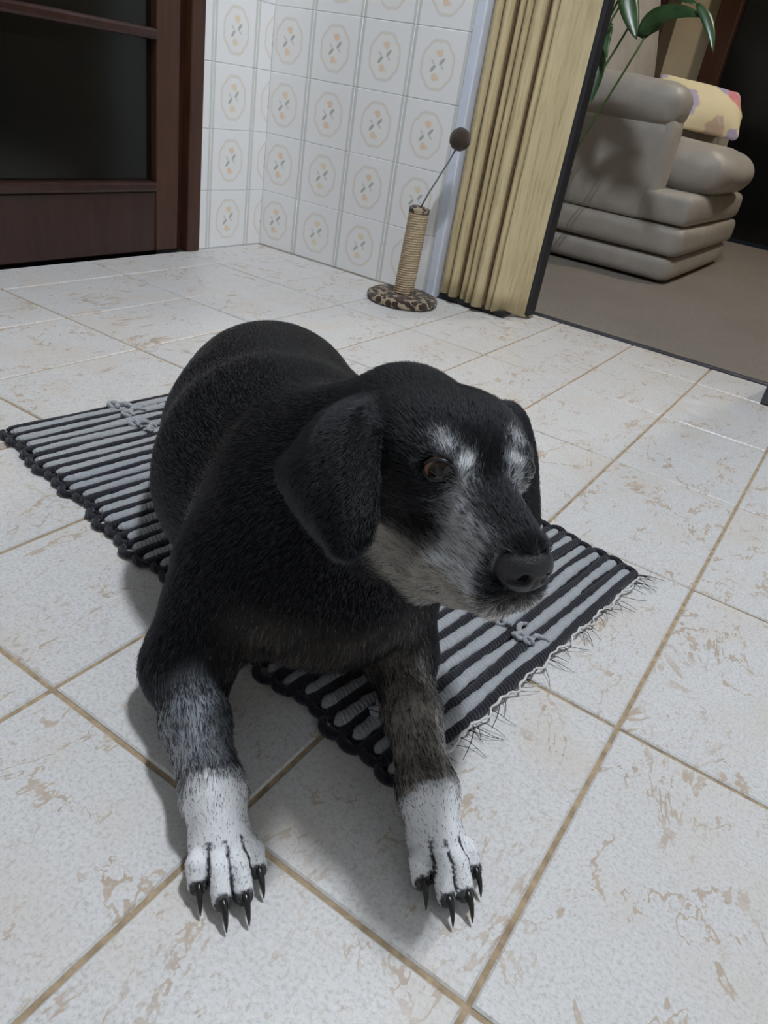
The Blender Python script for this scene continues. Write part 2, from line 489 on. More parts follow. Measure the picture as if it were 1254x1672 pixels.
# wooden door in the left wall
door_1 = empty('door_1', (WX, .80, 0)); tag(door_1, 'dark stained wooden door with glazed panels and moulded rails', 'door', kind='structure')
def dpart(name, y0, y1, z0, z1, d0, d1, mat, bev=.004, parent=door_1):
    o = bm_obj(name, box_bm(d0, d1, y0 - .80, y1 - .80, z0, z1, bev, 2), mat, parent); return o
dpart('door_frame', 1.208, 1.252, 0, 2.13, -.10, .010, M['door_wood2'], .004)
dpart('door_frame', .360, .400, 0, 2.13, -.10, .010, M['door_wood2'], .004)
dpart('door_stop', 1.186, 1.208, 0, 2.10, -.10, -.016, M['door_wood'], .002)
dpart('stile', 1.112, 1.184, .006, 2.10, -.040, -.002, M['door_wood2'], .004)
dpart('stile', .402, .490, .006, 2.10, -.040, -.002, M['door_wood2'], .004)
dpart('bottom_rail', .490, 1.112, .006, .150, -.040, -.006, M['door_wood'], .003)
for zz in (.163, .487, .80, 1.12, 1.44, 1.76):
    dpart('moulding', .490, 1.112, zz - .012, zz + .012, -.036, .004, M['door_wood'], .007)
for (z0, z1) in ((.175, .475), (.499, .788), (.812, 1.108), (1.132, 1.428), (1.452, 1.748), (1.772, 2.02)):
    dpart('pane', .490, 1.112, z0, z1, -.030, -.022, M['door_glass'], .0)
dpart('top_rail', .490, 1.112, 2.02, 2.10, -.040, -.006, M['door_wood'], .003)
# hallway darkness is closed off behind the door leaf
wall_hall = bm_obj('wall_hall', box_bm(WX - .14, WX - .12, .30, 1.30, -.05, 2.2), M['door_wood']); tag(wall_hall, kind='structure')

# ------------------------------------------------------------------ fluorescent lamp over the dog
LAMP = Vector((-.14, .52, 2.47))
lamp = empty('ceiling_lamp', LAMP); tag(lamp, 'white compact fluorescent lamp on the kitchen ceiling', 'lamp')
bm_obj('housing', box_bm(-.075, .075, -.16, .16, .022, .079, .008), M['lampbody'], lamp)
for sx in (-.035, .035):
    tube('tube', [(sx, -.11, 0), (sx, .11, 0)], .013, M['tube'], lamp, 12)
    for sy in (-.12, .12):
        bm_obj('socket', box_bm(sx - .014, sx + .014, sy - .012, sy + .012, -.016, .024, .003), M['lampbody'], lamp)

# ------------------------------------------------------------------ folding door
acc = empty('accordion_door', (OX0, 1.545, 0)); tag(acc, 'beige vinyl accordion folding door pushed open against white trim', 'folding door')
def fold_panel(name, pts, z0, z1, th, mat, parent, wav=None):
    """vertical sheet following plan points with a thickness; hem waves slightly"""
    n = len(pts); V, Fc = [], []
    P = [Vector((p[0], p[1], 0)) for p in pts]; N = []
    for i in range(n):
        d = (P[min(i + 1, n - 1)] - P[max(i - 1, 0)]).normalized(); N.append(Vector((d.y, -d.x, 0)))
    for zi, z in enumerate((z0, z0 + .05, z0 + .5, z1)):
        for i in range(n):
            dz = wav(i / (n - 1)) if (wav and zi == 0) else 0
            for s in (0, 1): q = P[i] + N[i] * (-s * th); V.append((q.x, q.y, z + dz))
    W = 2 * n
    for zi in range(3):
        for i in range(n - 1):
            for s in (0, 1):
                a = zi * W + i * 2 + s; b = a + 2
                Fc.append((a, b, b + W, a + W) if s == 0 else (b, a, a + W, b + W))
        for i in (0, n - 1):
            a = zi * W + i * 2; Fc.append((a, a + 1, a + 1 + W, a + W))
    for i in range(n - 1):
        for zi in (0, 3):
            a = zi * W + i * 2; Fc.append((a, a + 1, a + 3, a + 2))
    o = mesh_obj(name, V, Fc, mat, parent, True)
    return o
# folded ribs along the stack, each a rounded pleat; from the trim towards the room opening
ribs = [(.003, .036), (.036, .062), (.062, .085), (.085, .108), (.108, .140), (.140, .166)]
yb = -.010
for i, (a, b) in enumerate(ribs):
    y_off = yb - .012 * math.sin(i * 2.1) - i * .002
    pts = []
    for k in range(9):
        s = k / 8; bulge = math.sin(math.pi * s)
        pts.append((a + (b - a) * s, y_off - .020 * bulge ** .7, 0))
    zz = .020 - .0015 * i
    fold_panel('panel', pts, zz, 2.08, .003, M['accordion'], acc)
    bm_obj('hinge', box_bm(b - .0035, b + .0035, y_off - .001, y_off + .04, zz + .004, 2.08), M['fold_seam'], acc)
# the wide leading panel with its two soft ridges
pts = []
for k in range(17):
    s = k / 16
    pts.append((.167 + .069 * s, -.030 - .005 * math.sin(s * math.pi * 2.0) + .075 * s, 0))
fold_panel('lead_panel', pts, .010, 2.08, .004, M['accordion'], acc, lambda s: .006 * math.sin(s * 5))
bm_obj('edge_seal', box_bm(.230, .244, .042, .085, .008, 2.08, .004), M['seal_gap_black'], acc)
bm_obj('bottom_gap_shade', box_bm(.006, .20, -.020, .035, .0035, .016, .002), M['seal_gap_black'], acc)  # black strip standing in for the shadow in the gap below the panels

# ------------------------------------------------------------------ living room shell
floor_carpet = box('floor_carpet', (LX0, LX1, TY, LY1, -.06, -.002), M['carpet']); tag(floor_carpet, kind='structure')
M['dark_panel'] = simple('dark night glass', (.006, .007, .008), .18, .5, 3, .3)
wall_living_back = box('wall_living_back', (LX0, -1.155, LY1, LY1 + .1, -.05, CEIL), M['beige_wall']); tag(wall_living_back, kind='structure')
wall_living_right = box('wall_living_right', (LX1, LX1 + .1, TY, LY1, -.05, CEIL), M['beige_wall']); tag(wall_living_right, kind='structure')
wall_living_left = box('wall_living_left', (LX0 - .1, LX0, TY, LY1, -.05, CEIL), M['beige_wall']); tag(wall_living_left, kind='structure')
ceiling_living = box('ceiling_living', (LX0, LX1, TY, LY1 + .1, CEIL, CEIL + .08), M['plaster']); tag(ceiling_living, kind='structure')
wl = box('wall_living_near', (LX0, WX - .12, TY - .1, TY, -.05, CEIL), M['beige_wall']); tag(wl, kind='structure')
wl = box('wall_living_near_right', (XR + .1, LX1, TY - .1, TY, -.05, CEIL), M['beige_wall']); tag(wl, kind='structure')
window_1 = empty('window_1', (-.1, LY1, 0)); tag(window_1, kind='structure')
box('window_post', (-1.155 + .1, -1.045 + .1, -.06, .06, -.002, 2.3), M['door_wood2'], window_1, .006)
for i in range(4):
    x0 = -1.045 + .1 + i * .85
    box('pane', (x0, x0 + .80, -.005, .005, .02, 2.3), M['dark_panel'], window_1)
    box('window_stile', (x0 + .80, x0 + .85, -.03, .03, -.002, 2.3), M['door_wood'], window_1, .004)
box('window_head', (-1.155 + .1, 2.5, -.06, .06, 2.3, CEIL), M['door_wood2'], window_1)
cab = empty('wood_cabinet', (-1.80, LY1 - .10, 0)); tag(cab, 'dark brown wooden cabinet behind the leather armchair', 'cabinet')
box('body', (-.40, .43, -.13, .095, .0, 2.0), M['door_wood'], cab, .006)
box('door', (-.385, .01, -.15, -.13, .05, 1.96), M['door_wood'], cab, .004)
box('door', (.02, .415, -.15, -.13, .05, 1.96), M['door_wood'], cab, .004)

lam = empty('ceiling_globe_lamp', (.30, 3.35, CEIL)); tag(lam, 'round warm ceiling lamp of the carpeted living room', 'lamp')
bm = bmesh.new(); bmesh.ops.create_uvsphere(bm, u_segments=24, v_segments=12, radius=.13)
for v in bm.verts: v.co.z = v.co.z * .55 - .05
bm_obj('globe', bm, M['bulb'], lam, True)
tube('mount', [(0, 0, 0), (0, 0, -.03)], .06, M['lampbody'], lam, 16)

# ------------------------------------------------------------------ armchair
CH = empty('armchair', (-.555, 2.605, 0)); tag(CH, 'puffy taupe leather armchair with banded base on brown carpet', 'armchair')
W_, D_ = 1.02, .92            # width (y), depth (-x)
L_ = M['leather']
for i, (z0, z1, ins) in enumerate(((.004, .095, .012), (.093, .197, .0))):
    puffy('base_band', (-D_ + ins, 0 - ins, ins, W_ - ins, z0, z1), L_, CH, .030, (.008, .008, 0), 9)
puffy('seat_front', (-.20, -.006, .004, W_ - .004, .195, .302), L_, CH, .03, (.008, 0, .0), 7)
for s in (0, 1):
    y0, y1 = (0.0, .175) if s == 0 else (W_ - .175, W_)
    puffy('side_panel', (-D_ + .02, -.165, y0 + .006, y1 - .006, .195, .505), L_, CH, .022, (.0, .006, 0), 9)
    puffy('arm_front', (-.200, -.152, y0 + .012, y1 - .012, .195, .525), L_, CH, .024, (.012, 0, .0), 9)
    puffy('arm_pad', (-D_ + .05, -.150, y0 - .014, y1 + .020, .490, .625), L_, CH, .055, (.008, .010, .010), 11, wrinkle=.002)
puffy('seat_cushion', (-.60, .020, .180, W_ - .180, .298, .455), L_, CH, .076, (.035, .0, .018), 13, wrinkle=.002)
def lean(u, q):
    q.x -= .13 * (u.z * .5 + .5); 
    return q
puffy('backrest', (-.74, -.46, .16, W_ - .16, .44, 1.05), L_, CH, .10, (.05, .03, .03), 13, taper=lean, wrinkle=.002)
puffy('back_shell', (-.85, -.70, .06, W_ - .06, .20, .90), L_, CH, .05, (.0, .01, .01), 9, taper=lean)

# pillow on the chair
pil = puffy('throw_pillow', (-.185, .185, -.036, .036, -.115, .115), M['pillow'], None, .034, (.0, .028, .0), 13, taper=lambda u, q: Vector((q.x * (1 + .14 * abs(u.z) ** 3 * abs(u.x) ** 3) * (1 - .30 * max(0, -u.z) * (1 if u.x > 0 else .3)), q.y * (1 - .65 * max(abs(u.x), abs(u.z)) ** 4), q.z * (1 + .13 * abs(u.x) ** 3 * abs(u.z) ** 3))))
pil.location = (-.780, 3.287, .582); pil.rotation_euler = (math.radians(-46), math.radians(2), math.radians(47))
tag(pil, 'soft pillow printed with yellow, lilac and red patches on leather armchair', 'pillow')

# ------------------------------------------------------------------ plant behind the folding door
def cam_point(x, y, ydist):
    """point on the vertical plane y = ydist seen at photo pixel (x, y)"""
    d = R_RIGHT * ((x - 627) / F_PX) + R_DOWN * ((y - 836) / F_PX) + R_FWD
    s = (ydist - CAM.y) / d.y
    return CAM + d * s
PLY = 2.24
plant = empty('potted_plant', (-1.06, PLY, 0)); tag(plant, 'leafy potted plant with long drooping stems behind folding door', 'plant')
bm = bmesh.new(); prof = [(.0, .0), (.085, .0), (.115, .17), (.125, .175), (.125, .20), (.108, .20), (.104, .18), (.0, .18)]
ring = []
for r, z in prof: ring.append([bm.verts.new((r * math.cos(2 * math.pi * k / 28), r * math.sin(2 * math.pi * k / 28), z)) for k in range(28)] if r > 0 else [bm.verts.new((0, 0, z))])
for i in range(len(prof) - 1):
    A, B = ring[i], ring[i + 1]
    for k in range(28):
        if len(A) == 1: bm.faces.new((A[0], B[(k + 1) % 28], B[k]))
        elif len(B) == 1: bm.faces.new((A[k], A[(k + 1) % 28], B[0]))
        else: bm.faces.new((A[k], A[(k + 1) % 28], B[(k + 1) % 28], B[k]))
bm_obj('pot', bm, M['pot'], plant, True)
bm = bmesh.new(); bmesh.ops.create_circle(bm, cap_ends=True, radius=.103, segments=24)
for v in bm.verts: v.co.z = .184
bm_obj('soil', bm, M['soil'], plant)
def qbez(a, b, c, n=14):
    return [a * (1 - s) ** 2 + b * 2 * s * (1 - s) + c * s * s for s in [i / (n - 1) for i in range(n)]]
base = Vector((-1.06, PLY, 0))
def leaf(mid, width, up, cup=.25, parent=plant):
    """blade along a mid line; width profile, folded along the rib"""
    n = len(mid); V, Fc = [], []
    for i, p in enumerate(mid):
        s = i / (n - 1)
        t = (mid[min(i + 1, n - 1)] - mid[max(i - 1, 0)]).normalized()
        side = t.cross(up).normalized(); nn = side.cross(t).normalized()
        wdt = width * (math.sin(math.pi * min(1, s * .94 + .06)) ** .75) * (1 - .35 * s)
        for k in (-1, -.6, 0, .6, 1):
            V.append(p + side * wdt * k - nn * wdt * cup * abs(k) - base)
    for i in range(n - 1):
        for k in range(4): Fc.append((i * 5 + k, i * 5 + k + 1, i * 5 + 6 + k, i * 5 + 5 + k))
    o = mesh_obj('leaf', V, Fc, M['leaf'], parent, True)
    sm = o.modifiers.new('t', 'SOLIDIFY'); sm.thickness = .0015
    return o
def cp(x, y, dy=0): return cam_point(x, y, PLY + dy)
stems = [((1052, 62), (975, 190), (900, 305)), ((1040, 20), (985, 120), (905, 225)), ((1018, 0), (975, 70), (920, 170)), ((1000, 40), (965, 150), (925, 230)), ((1025, -30), (990, 40), (930, 150))]
for i, (a, b, c) in enumerate(stems):
    dy = (-.03, .05, -.02, .08, .03)[i]
    A, B, Cc = cp(*a, dy), cp(*b, dy * .6), cp(*c, dy * .3)
    root = base + Vector((random.uniform(-.03, .03), random.uniform(-.03, .03), .18))
    up = qbez(A, B, Cc, 12)
    low = qbez(Cc, Cc + (Cc - B) * .8, root, 10)
    pts = [p - base for p in up + low[1:]]
    tube('stem', pts, [.0030 + .0022 * (k / len(pts)) for k in range(len(pts))], M['stem'], plant, 7)
U = Vector((.40, -.72, .57)).normalized(); U2 = Vector((.45, -.85, .25)).normalized()
leaf(qbez(cp(1046, 62, -.03), cp(1078, -8, -.05), cp(1152, 28, -.09), 14), .040, U)
leaf(qbez(cp(1138, 6, -.09), cp(1164, 30, -.10), cp(1164, 86, -.12), 12), .017, U2)
leaf(qbez(cp(1022, -45, .0), cp(1026, 10, -.02), cp(1040, 66, -.03), 12), .034, U2)
leaf(qbez(cp(1020, -8, .02), cp(1070, -42, .0), cp(1140, 8, -.05), 12), .040, U)
leaf(qbez(cp(1000, 38, .03), cp(984, 58, .0), cp(992, 96, -.02), 12), .017, U2)
leaf(qbez(cp(985, 72, .04), cp(980, 118, .02), cp(962, 172, .0), 12), .020, U2)

# ------------------------------------------------------------------ scratching post
SP = Vector((-.930, 1.388, 0))
sp = empty('scratching_post', SP); tag(sp, 'small sisal scratching post with leopard plush base and ball toy', 'scratching post')
bm = bmesh.new()
prof = [(0, .0), (.080, .0), (.088, .004), (.090, .010), (.088, .017), (.080, .022), (.03, .023), (0, .023)]
NS = 44; ring = []
for r, z in prof:
    ring.append([bm.verts.new((r * math.cos(2 * math.pi * k / NS) * (1 + .012 * math.sin(k * 5.1)), r * math.sin(2 * math.pi * k / NS) * (1 + .012 * math.sin(k * 5.1)), z + (.0012 * math.sin(k * 3.3) if 0 < z else 0))) for k in range(NS)] if r > 0 else [bm.verts.new((0, 0, z))])
for i in range(len(prof) - 1):
    A, B = ring[i], ring[i + 1]
    for k in range(NS):
        if len(A) == 1: bm.faces.new((A[0], B[(k + 1) % NS], B[k]))
        elif len(B) == 1: bm.faces.new((A[k], A[(k + 1) % NS], B[0]))
        else: bm.faces.new((A[k], A[(k + 1) % NS], B[(k + 1) % NS], B[k]))
bm_obj('base', bm, M['plush'], sp, True)
hp = []; rad = []
TURN = 34
V, Fc = [], []
nr, nz = 22, TURN * 4
tilt = lambda z: Vector((.006 * z / .2, .002 * z / .2, 0))
for i in range(nz + 1):
    z = .022 + .198 * i / nz
    r = .0245 + .0011 * math.cos(2 * math.pi * i / 4)
    for k in range(nr):
        a = 2 * math.pi * k / nr; q = tilt(z)
        V.append((r * math.cos(a) + q.x, r * math.sin(a) + q.y, z + .198 / TURN * k / nr))
for i in range(nz):
    for k in range(nr - 1): Fc.append((i * nr + k, i * nr + k + 1, (i + 1) * nr + k + 1, (i + 1) * nr + k))
    k = nr - 1
    j = i - 4
    if j >= 0: Fc.append((i * nr + k, (i + 4) * nr if i + 4 <= nz else i * nr, (i + 5) * nr if i + 5 <= nz else i * nr, (i + 1) * nr + k)) if i + 5 <= nz else None
mesh_obj('sisal_sleeve', V, Fc, M['sisal'], sp, True)
tube('core', [(0, 0, .02), (.006, .002, .221)], .0236, M['sisal'], sp, 20)
tube('top_cap', [(.006, .002, .217), (.0062, .002, .228), (.0064, .002, .231)], [.0252, .0250, .018], M['plush'], sp, 24)
wire_pts = [(.0064 + .0, .002, .225), (.020, .0055, .262), (.034, .016, .300), (.048, .026, .338), (.059, .036, .374)]
tube('spring_wire', wire_pts, .0020, M['wire'], sp, 8)
bm = bmesh.new(); bmesh.ops.create_icosphere(bm, subdivisions=4, radius=.0245)
for v in bm.verts:
    v.co *= 1 + .05 * math.sin(v.co.x * 900) * math.sin(v.co.y * 800 + 1) * math.sin(v.co.z * 850)
bm_obj('ball', bm, M['brown_plush'], sp, True, (.061, .038, .388))

# ------------------------------------------------------------------ striped rag rug
RO = Vector((-.122, .106, 0)); E1 = Vector((-.704, .130, 0)); E2 = Vector((.058, .462, 0))
RL, RW = E1.length, E2.length; E1n = E1.normalized(); E2n = E2.normalized()
rug = empty('rag_rug', RO); tag(rug, 'handwoven rag rug with grey and black stripes under the black dog', 'rug')
def strip_mesh(wd, ht, seed, lumps, mat, over=0.0):
    r = random.Random(seed); n = 96; k8 = 8
    ph = [r.uniform(0, 6.28) for _ in range(6)]
    V, Fc = [], []
    for i in range(n + 1):
        s = i / n; y = -over + s * (RW + 2 * over)
        wob = .0010 * math.sin(s * 9 + ph[0]) + .0007 * math.sin(s * 23 + ph[1])
        l = 1 + lumps * (.55 * math.sin(s * 330 / 1.9 + ph[2]) + .45 * math.sin(s * 97 + ph[3])) + .14 * math.sin(s * 17 + ph[4])
        e = min(1, min(s, 1 - s) * 60 + .15) ** .5
        zc = ht * .5 + .0012 + .0006 * math.sin(s * 14 + ph[5])
        for k in range(k8):
            a = 2 * math.pi * (k + .5) / k8
            V.append((wob + math.cos(a) * wd / 2 * l * e, y, max(.0006, zc + math.sin(a) * ht / 2 * (.6 + .4 * l) * e)))
    for i in range(n):
        for k in range(k8):
            Fc.append((i * k8 + k, i * k8 + (k + 1) % k8, (i + 1) * k8 + (k + 1) % k8, (i + 1) * k8 + k))
    Fc.append(tuple(range(k8))[::-1]); Fc.append(tuple(n * k8 + k for k in range(k8)))
    me = bpy.data.meshes.new('strip'); me.from_pydata([tuple(v) for v in V], [], Fc)
    me.polygons.foreach_set('use_smooth', [True] * len(me.polygons)); me.materials.append(mat); me.update()
    return me
NP = 34; PIT = RL / NP
GW, BW = PIT * .60, PIT * .56
greys = [strip_mesh(GW, .0080, 10 + i, .16, M['rug_grey'], -.004) for i in range(6)]
greys_w = [strip_mesh(PIT * .70, .0086, 50 + i, .13, M['rug_grey'], -.004) for i in range(6)]
blacks = [strip_mesh(BW, .0076, 30 + i, .07, M['rug_black'], .003) for i in range(6)]
rug_ang = math.atan2(-E2n.x, E2n.y)
def rug_pos(s, t=0.0, z=0.0): return E1n * s + E2n * t + Vector((0, 0, z))
def mirror_dir(): return rug_ang
bb = [E1n * a + E2n * b for a, b in ((.0, .004), (RL, .004), (RL, RW - .004), (.0, RW - .004))]
mesh_obj('weave_base', [v + Vector((0, 0, z)) for z in (.0004, .0030) for v in bb], [(0, 1, 2, 3), (4, 5, 6, 7), (0, 1, 5, 4), (1, 2, 6, 5), (2, 3, 7, 6), (3, 0, 4, 7)], M['rug_black'], rug)
# loops of the black strip turning round the grey ends
def arc_mesh():
    pts = []
    for k in range(11):
        a = math.pi * k / 10
        pts.append((math.cos(a) * PIT * .52, -math.sin(a) * .0085, .0042))
    V, Fc = tube_mesh(pts, [.0034 + .0012 * math.sin(math.pi * k / 10) for k in range(11)], 7)
    me = bpy.data.meshes.new('edge_loop'); me.from_pydata([tuple(v) for v in V], [], Fc)
    me.polygons.foreach_set('use_smooth', [True] * len(me.polygons)); me.materials.append(M['rug_black']); me.update()
    return me
loop_me = arc_mesh()
for i in range(NP):
    s = (i + .5) * PIT
    drift = .004 * math.sin(i * 1.7) + .003 * math.sin(i * .61)
    o = data_obj('grey_strip', (greys_w if i > 15 else greys)[i % 6], rug, rug_pos(s, drift), (0, 0, rug_ang + random.uniform(-.004, .004)))
    o2 = data_obj('edge_loop', loop_me, rug, rug_pos(s, drift + .004 + random.uniform(-.003, .002)), (0, 0, rug_ang + random.uniform(-.12, .12)))
    o3 = data_obj('edge_loop', loop_me, rug, rug_pos(s, RW + drift - .004 + random.uniform(-.003, .002)), (0, 0, rug_ang + math.pi + random.uniform(-.12, .12)))
for i in range(NP + 1):
    s = i * PIT
    drift = .004 * math.sin(i * 1.7 + .6) + .003 * math.sin(i * .61)
    o = data_obj('black_strip', blacks[i % 6], rug, rug_pos(s, drift), (0, 0, rug_ang + random.uniform(-.004, .004)))
# ties where a grey rag was knotted on
def knot(s, t, ang, sz=1.0):
    pts = []
    for k in range(26):
        a = k / 25 * 4.2 * math.pi
        pts.append(Vector((math.cos(a) * .0065 * sz, math.sin(a) * .0045 * sz + (k / 25 - .5) * .012 * sz, .0105 + .003 * math.sin(a * .7) * sz)))
    V, Fc = tube_mesh(pts, [.0024 * sz + .0008 * math.sin(k) * sz for k in range(26)], 7)
    o = mesh_obj('knot', V, Fc, M['rug_grey'], rug, True, rug_pos(s, t), (0, 0, ang))
    V, Fc = tube_mesh([(0, 0, .010), (.010 * sz, .006 * sz, .0135), (.020 * sz, .008 * sz, .011), (.028 * sz, .004 * sz, .0098)], [.0026 * sz, .0034 * sz, .003 * sz, .0014 * sz], 7)
    mesh_obj('rag_end', V, Fc, M['rug_grey'], o, True, (0, 0, 0), (0, 0, random.uniform(-.8, .8)))
def to_rug(P): v = Vector((P[0], P[1], 0)) - RO; return v.dot(E1n), v.dot(E2n)
def floor_point(x, y, z=.008):
    d = R_RIGHT * ((x - 627) / F_PX) + R_DOWN * ((y - 836) / F_PX) + R_FWD
    return CAM + d * ((z - CAM.z) / d.z)
for (x, y, ang, sz) in ((150, 676, .3, 1.2), (172, 690, 1.0, 1.1), (186, 706, .5, 1.1), (210, 716, 2.0, .9), (800, 1015, .6, 1.0), (835, 1030, 2.4, 1.0), (862, 1052, 1.2, .9), (880, 1060, .2, .8), (612, 1168, .8, .8)):
    s, t = to_rug(floor_point(x, y)); knot(s, t, ang, sz)
# white warp thread and dark fringe along the open end
pts = []
for k in range(120):
    t = .05 + (RW - .06) * k / 119
    b = math.sin(t * 2 * math.pi / .052)
    pts.append(rug_pos(-.0062 - .0045 * max(0, b) ** 2 + .001 * math.sin(t * 400), t, .0062 + .0022 * max(0, -b)))
V, Fc = tube_mesh(pts, [.0010 + .0005 * max(0, math.sin(k * .53)) for k in range(120)], 6)
mesh_obj('warp_thread', V, Fc, M['thread'], rug, True)
V, Fc = [], []
for i in range(66):
    c = random.random()
    if i < 48: t0 = .04 + (RW - .04) * (round(c * 16) / 16) + random.gauss(0, .007); s0 = -.006; dirn = -E1n
    else: t0 = RW - .002; s0 = random.random() * .0 + random.choice([0, 0, .02]) ; dirn = (-E1n * .8 + E2n * .3).normalized()
    if i >= 58: s0, t0, dirn = random.uniform(.66, .72), RW * random.uniform(.1, 1), E1n
    p = rug_pos(s0, t0, .004); d = (dirn + E2n * random.gauss(0, .35)).normalized(); ln = random.uniform(.010, .028)
    bend = E2n * random.gauss(0, .006)
    vv, ff = tube_mesh([p, p + d * ln * .35 + Vector((0, 0, .002)) + bend * .3, p + d * ln * .7 + bend, p + d * ln + bend * 2 - Vector((0, 0, .0028))], [.0004, .0004, .0003, .0002], 4)
    off = len(V); V += vv; Fc += [tuple(a + off for a in f) for f in ff]
fr = mesh_obj('fringe', V, Fc, M['fringe'], rug, True); fr['kind'] = 'stuff'
# ------------------------------------------------------------------ the dog: one implicit surface, polygonised
D_O = np.array([-.21, .12, 0.0]); D_YAW = math.atan2(-.64, .77)
_c, _s = math.cos(D_YAW), math.sin(D_YAW)
D_R = np.array([[_c, -_s, 0], [_s, _c, 0], [0, 0, 1.0]])        # body frame -> world
H_S = np.array([-.160, .135, .266]); H_YAW, H_PITCH, H_ROLL = -.596, .03, -.02
_fw = np.array([math.cos(H_YAW) * math.cos(H_PITCH), math.sin(H_YAW) * math.cos(H_PITCH), math.sin(H_PITCH)])
_lf = np.array([-math.sin(H_YAW), math.cos(H_YAW), 0.0]); _up = np.cross(_fw, _lf)
_lf2 = _lf * math.cos(H_ROLL) + _up * math.sin(H_ROLL); _up = np.cross(_fw, _lf2)
H_R = D_R.T @ np.array([_fw, _lf2, _up]).T                       # head frame -> body frame
H_T = D_R.T @ (H_S - D_O)
def hd(p): return H_R @ np.asarray(p, float) + H_T               # head point -> body frame
def wb(p): return D_R.T @ (np.asarray(p, float) - D_O)           # world point -> body frame

PR = []   # primitives: dict(kind, params, k, sub, bbox, flow, len)
def cone(a, b, ra, rb, k=.02, sub=False, flow=None, reg='body', head=False):
    if head: a, b = hd(a), hd(b)
    a, b = np.asarray(a, float), np.asarray(b, float)
    if flow is None: flow = b - a
    PR.append(dict(t='c', a=a, b=b, ra=ra, rb=rb, k=k, sub=sub, flow=np.asarray(flow, float), reg=reg,
                   lo=np.minimum(a - ra, b - rb), hi=np.maximum(a + ra, b + rb)))
def ell(c, r, k=.02, rot=None, sub=False, flow=(-1, 0, 0), reg='body', head=False):
    Rm = np.eye(3) if rot is None else np.asarray(rot, float)
    flow = np.asarray(flow, float)
    if head: c = hd(c); Rm = H_R @ Rm; flow = H_R @ flow
    c = np.asarray(c, float); r = np.asarray(r, float)
    e = np.sqrt(((Rm * r) ** 2).sum(1))
    PR.append(dict(t='e', c=c, r=r, R=Rm, k=k, sub=sub, flow=flow, reg=reg, lo=c - e, hi=c + e))
def sheet(pts, th, k=.006, flow=(0, 0, -1), reg='ear'):
    pts = np.asarray(pts, float)
    PR.append(dict(t='s', p=pts, th=np.asarray(th, float), k=k, sub=False, flow=np.asarray(flow, float), reg=reg,
                   lo=pts.min(0) - .006, hi=pts.max(0) + .006))
def rotz(a): c, s = math.cos(a), math.sin(a); return np.array([[c, -s, 0], [s, c, 0], [0, 0, 1]])
def roty(a): c, s = math.cos(a), math.sin(a); return np.array([[c, 0, s], [0, 1, 0], [-s, 0, c]])
def rotx(a): c, s = math.cos(a), math.sin(a); return np.array([[1, 0, 0], [0, c, -s], [0, s, c]])

BK = (-1, 0, 0); DN = (-.3, 0, -1)
# trunk
cone((-.075, .0, .128), (-.21, -.006, .120), .082, .110, .03, flow=BK)
cone((-.21, -.010, .120), (-.33, .000, .106), .108, .104, .05, flow=BK)
cone((-.33, .000, .106), (-.43, .020, .100), .102, .088, .05, flow=BK)
ell((-.425, .021, .124), (.100, .095, .075), .05, rotz(-.12))
# thighs folded at the flanks
ell((-.375, -.055, .080), (.095, .045, .075), .025, rotz(-.05))
ell((-.375, .112, .080), (.095, .045, .075), .025, rotz(-.25))
cone((-.33, -.080, .040), (-.42, -.060, .032), .032, .026, .02, flow=(1, 0, -.3))
cone((-.30, .135, .045), (-.42, .140, .032), .034, .026, .02, flow=(1, 0, -.3))
cone((-.42, -.070, .030), (-.33, -.095, .022), .022, .016, .015)
cone((-.42, .145, .030), (-.30, .160, .024), .022, .018, .015)
# tail lying behind the rump
cone((-.49, .04, .080), (-.535, .10, .022), .024, .014, .02)
cone((-.535, .10, .022), (-.50, .19, .016), .014, .008, .01)
# withers, shoulders, chest
cone((-.17, .0, .180), (-.08, .01, .190), .050, .052, .04, flow=BK)
ell((-.070, -.054, .130), (.066, .044, .080), .03, flow=(-.4, 0, -1))
ell((-.070, .062, .130), (.066, .046, .080), .03, flow=(-.4, 0, -1))
ell((-.035, .0, .120), (.060, .070, .060), .03, flow=(-.2, 0, -1))
ell((-.024, .005, .097), (.045, .050, .036), .025, flow=(-.3, 0, -1))
# neck
cone((-.095, .005, .180), hd((-.050, 0, -.005)), .078, .050, .03, flow=(-.6, 0, -.7))
cone((-.040, .005, .140), hd((.000, 0, -.030)), .060, .042, .03, flow=(-.3, 0, -1))
# right foreleg (image left)
RS, RE = np.array((-.060, -.070, .115)), np.array((-.038, -.106, .042))
RWr, RP = np.array((.084, -.096, .034)), np.array((.118, -.092, .026))
RM = RE + (RWr - RE) * .5 + np.array((0, -.003, 0))
cone(RS, RE, .050, .035, .025, flow=(0, -.2, -1), reg='arm')
cone(RE, RM, .031, .0230, .018, flow=RWr - RE, reg='armR')
cone(RM, RWr, .0230, .0195, .012, flow=RWr - RE, reg='armR')
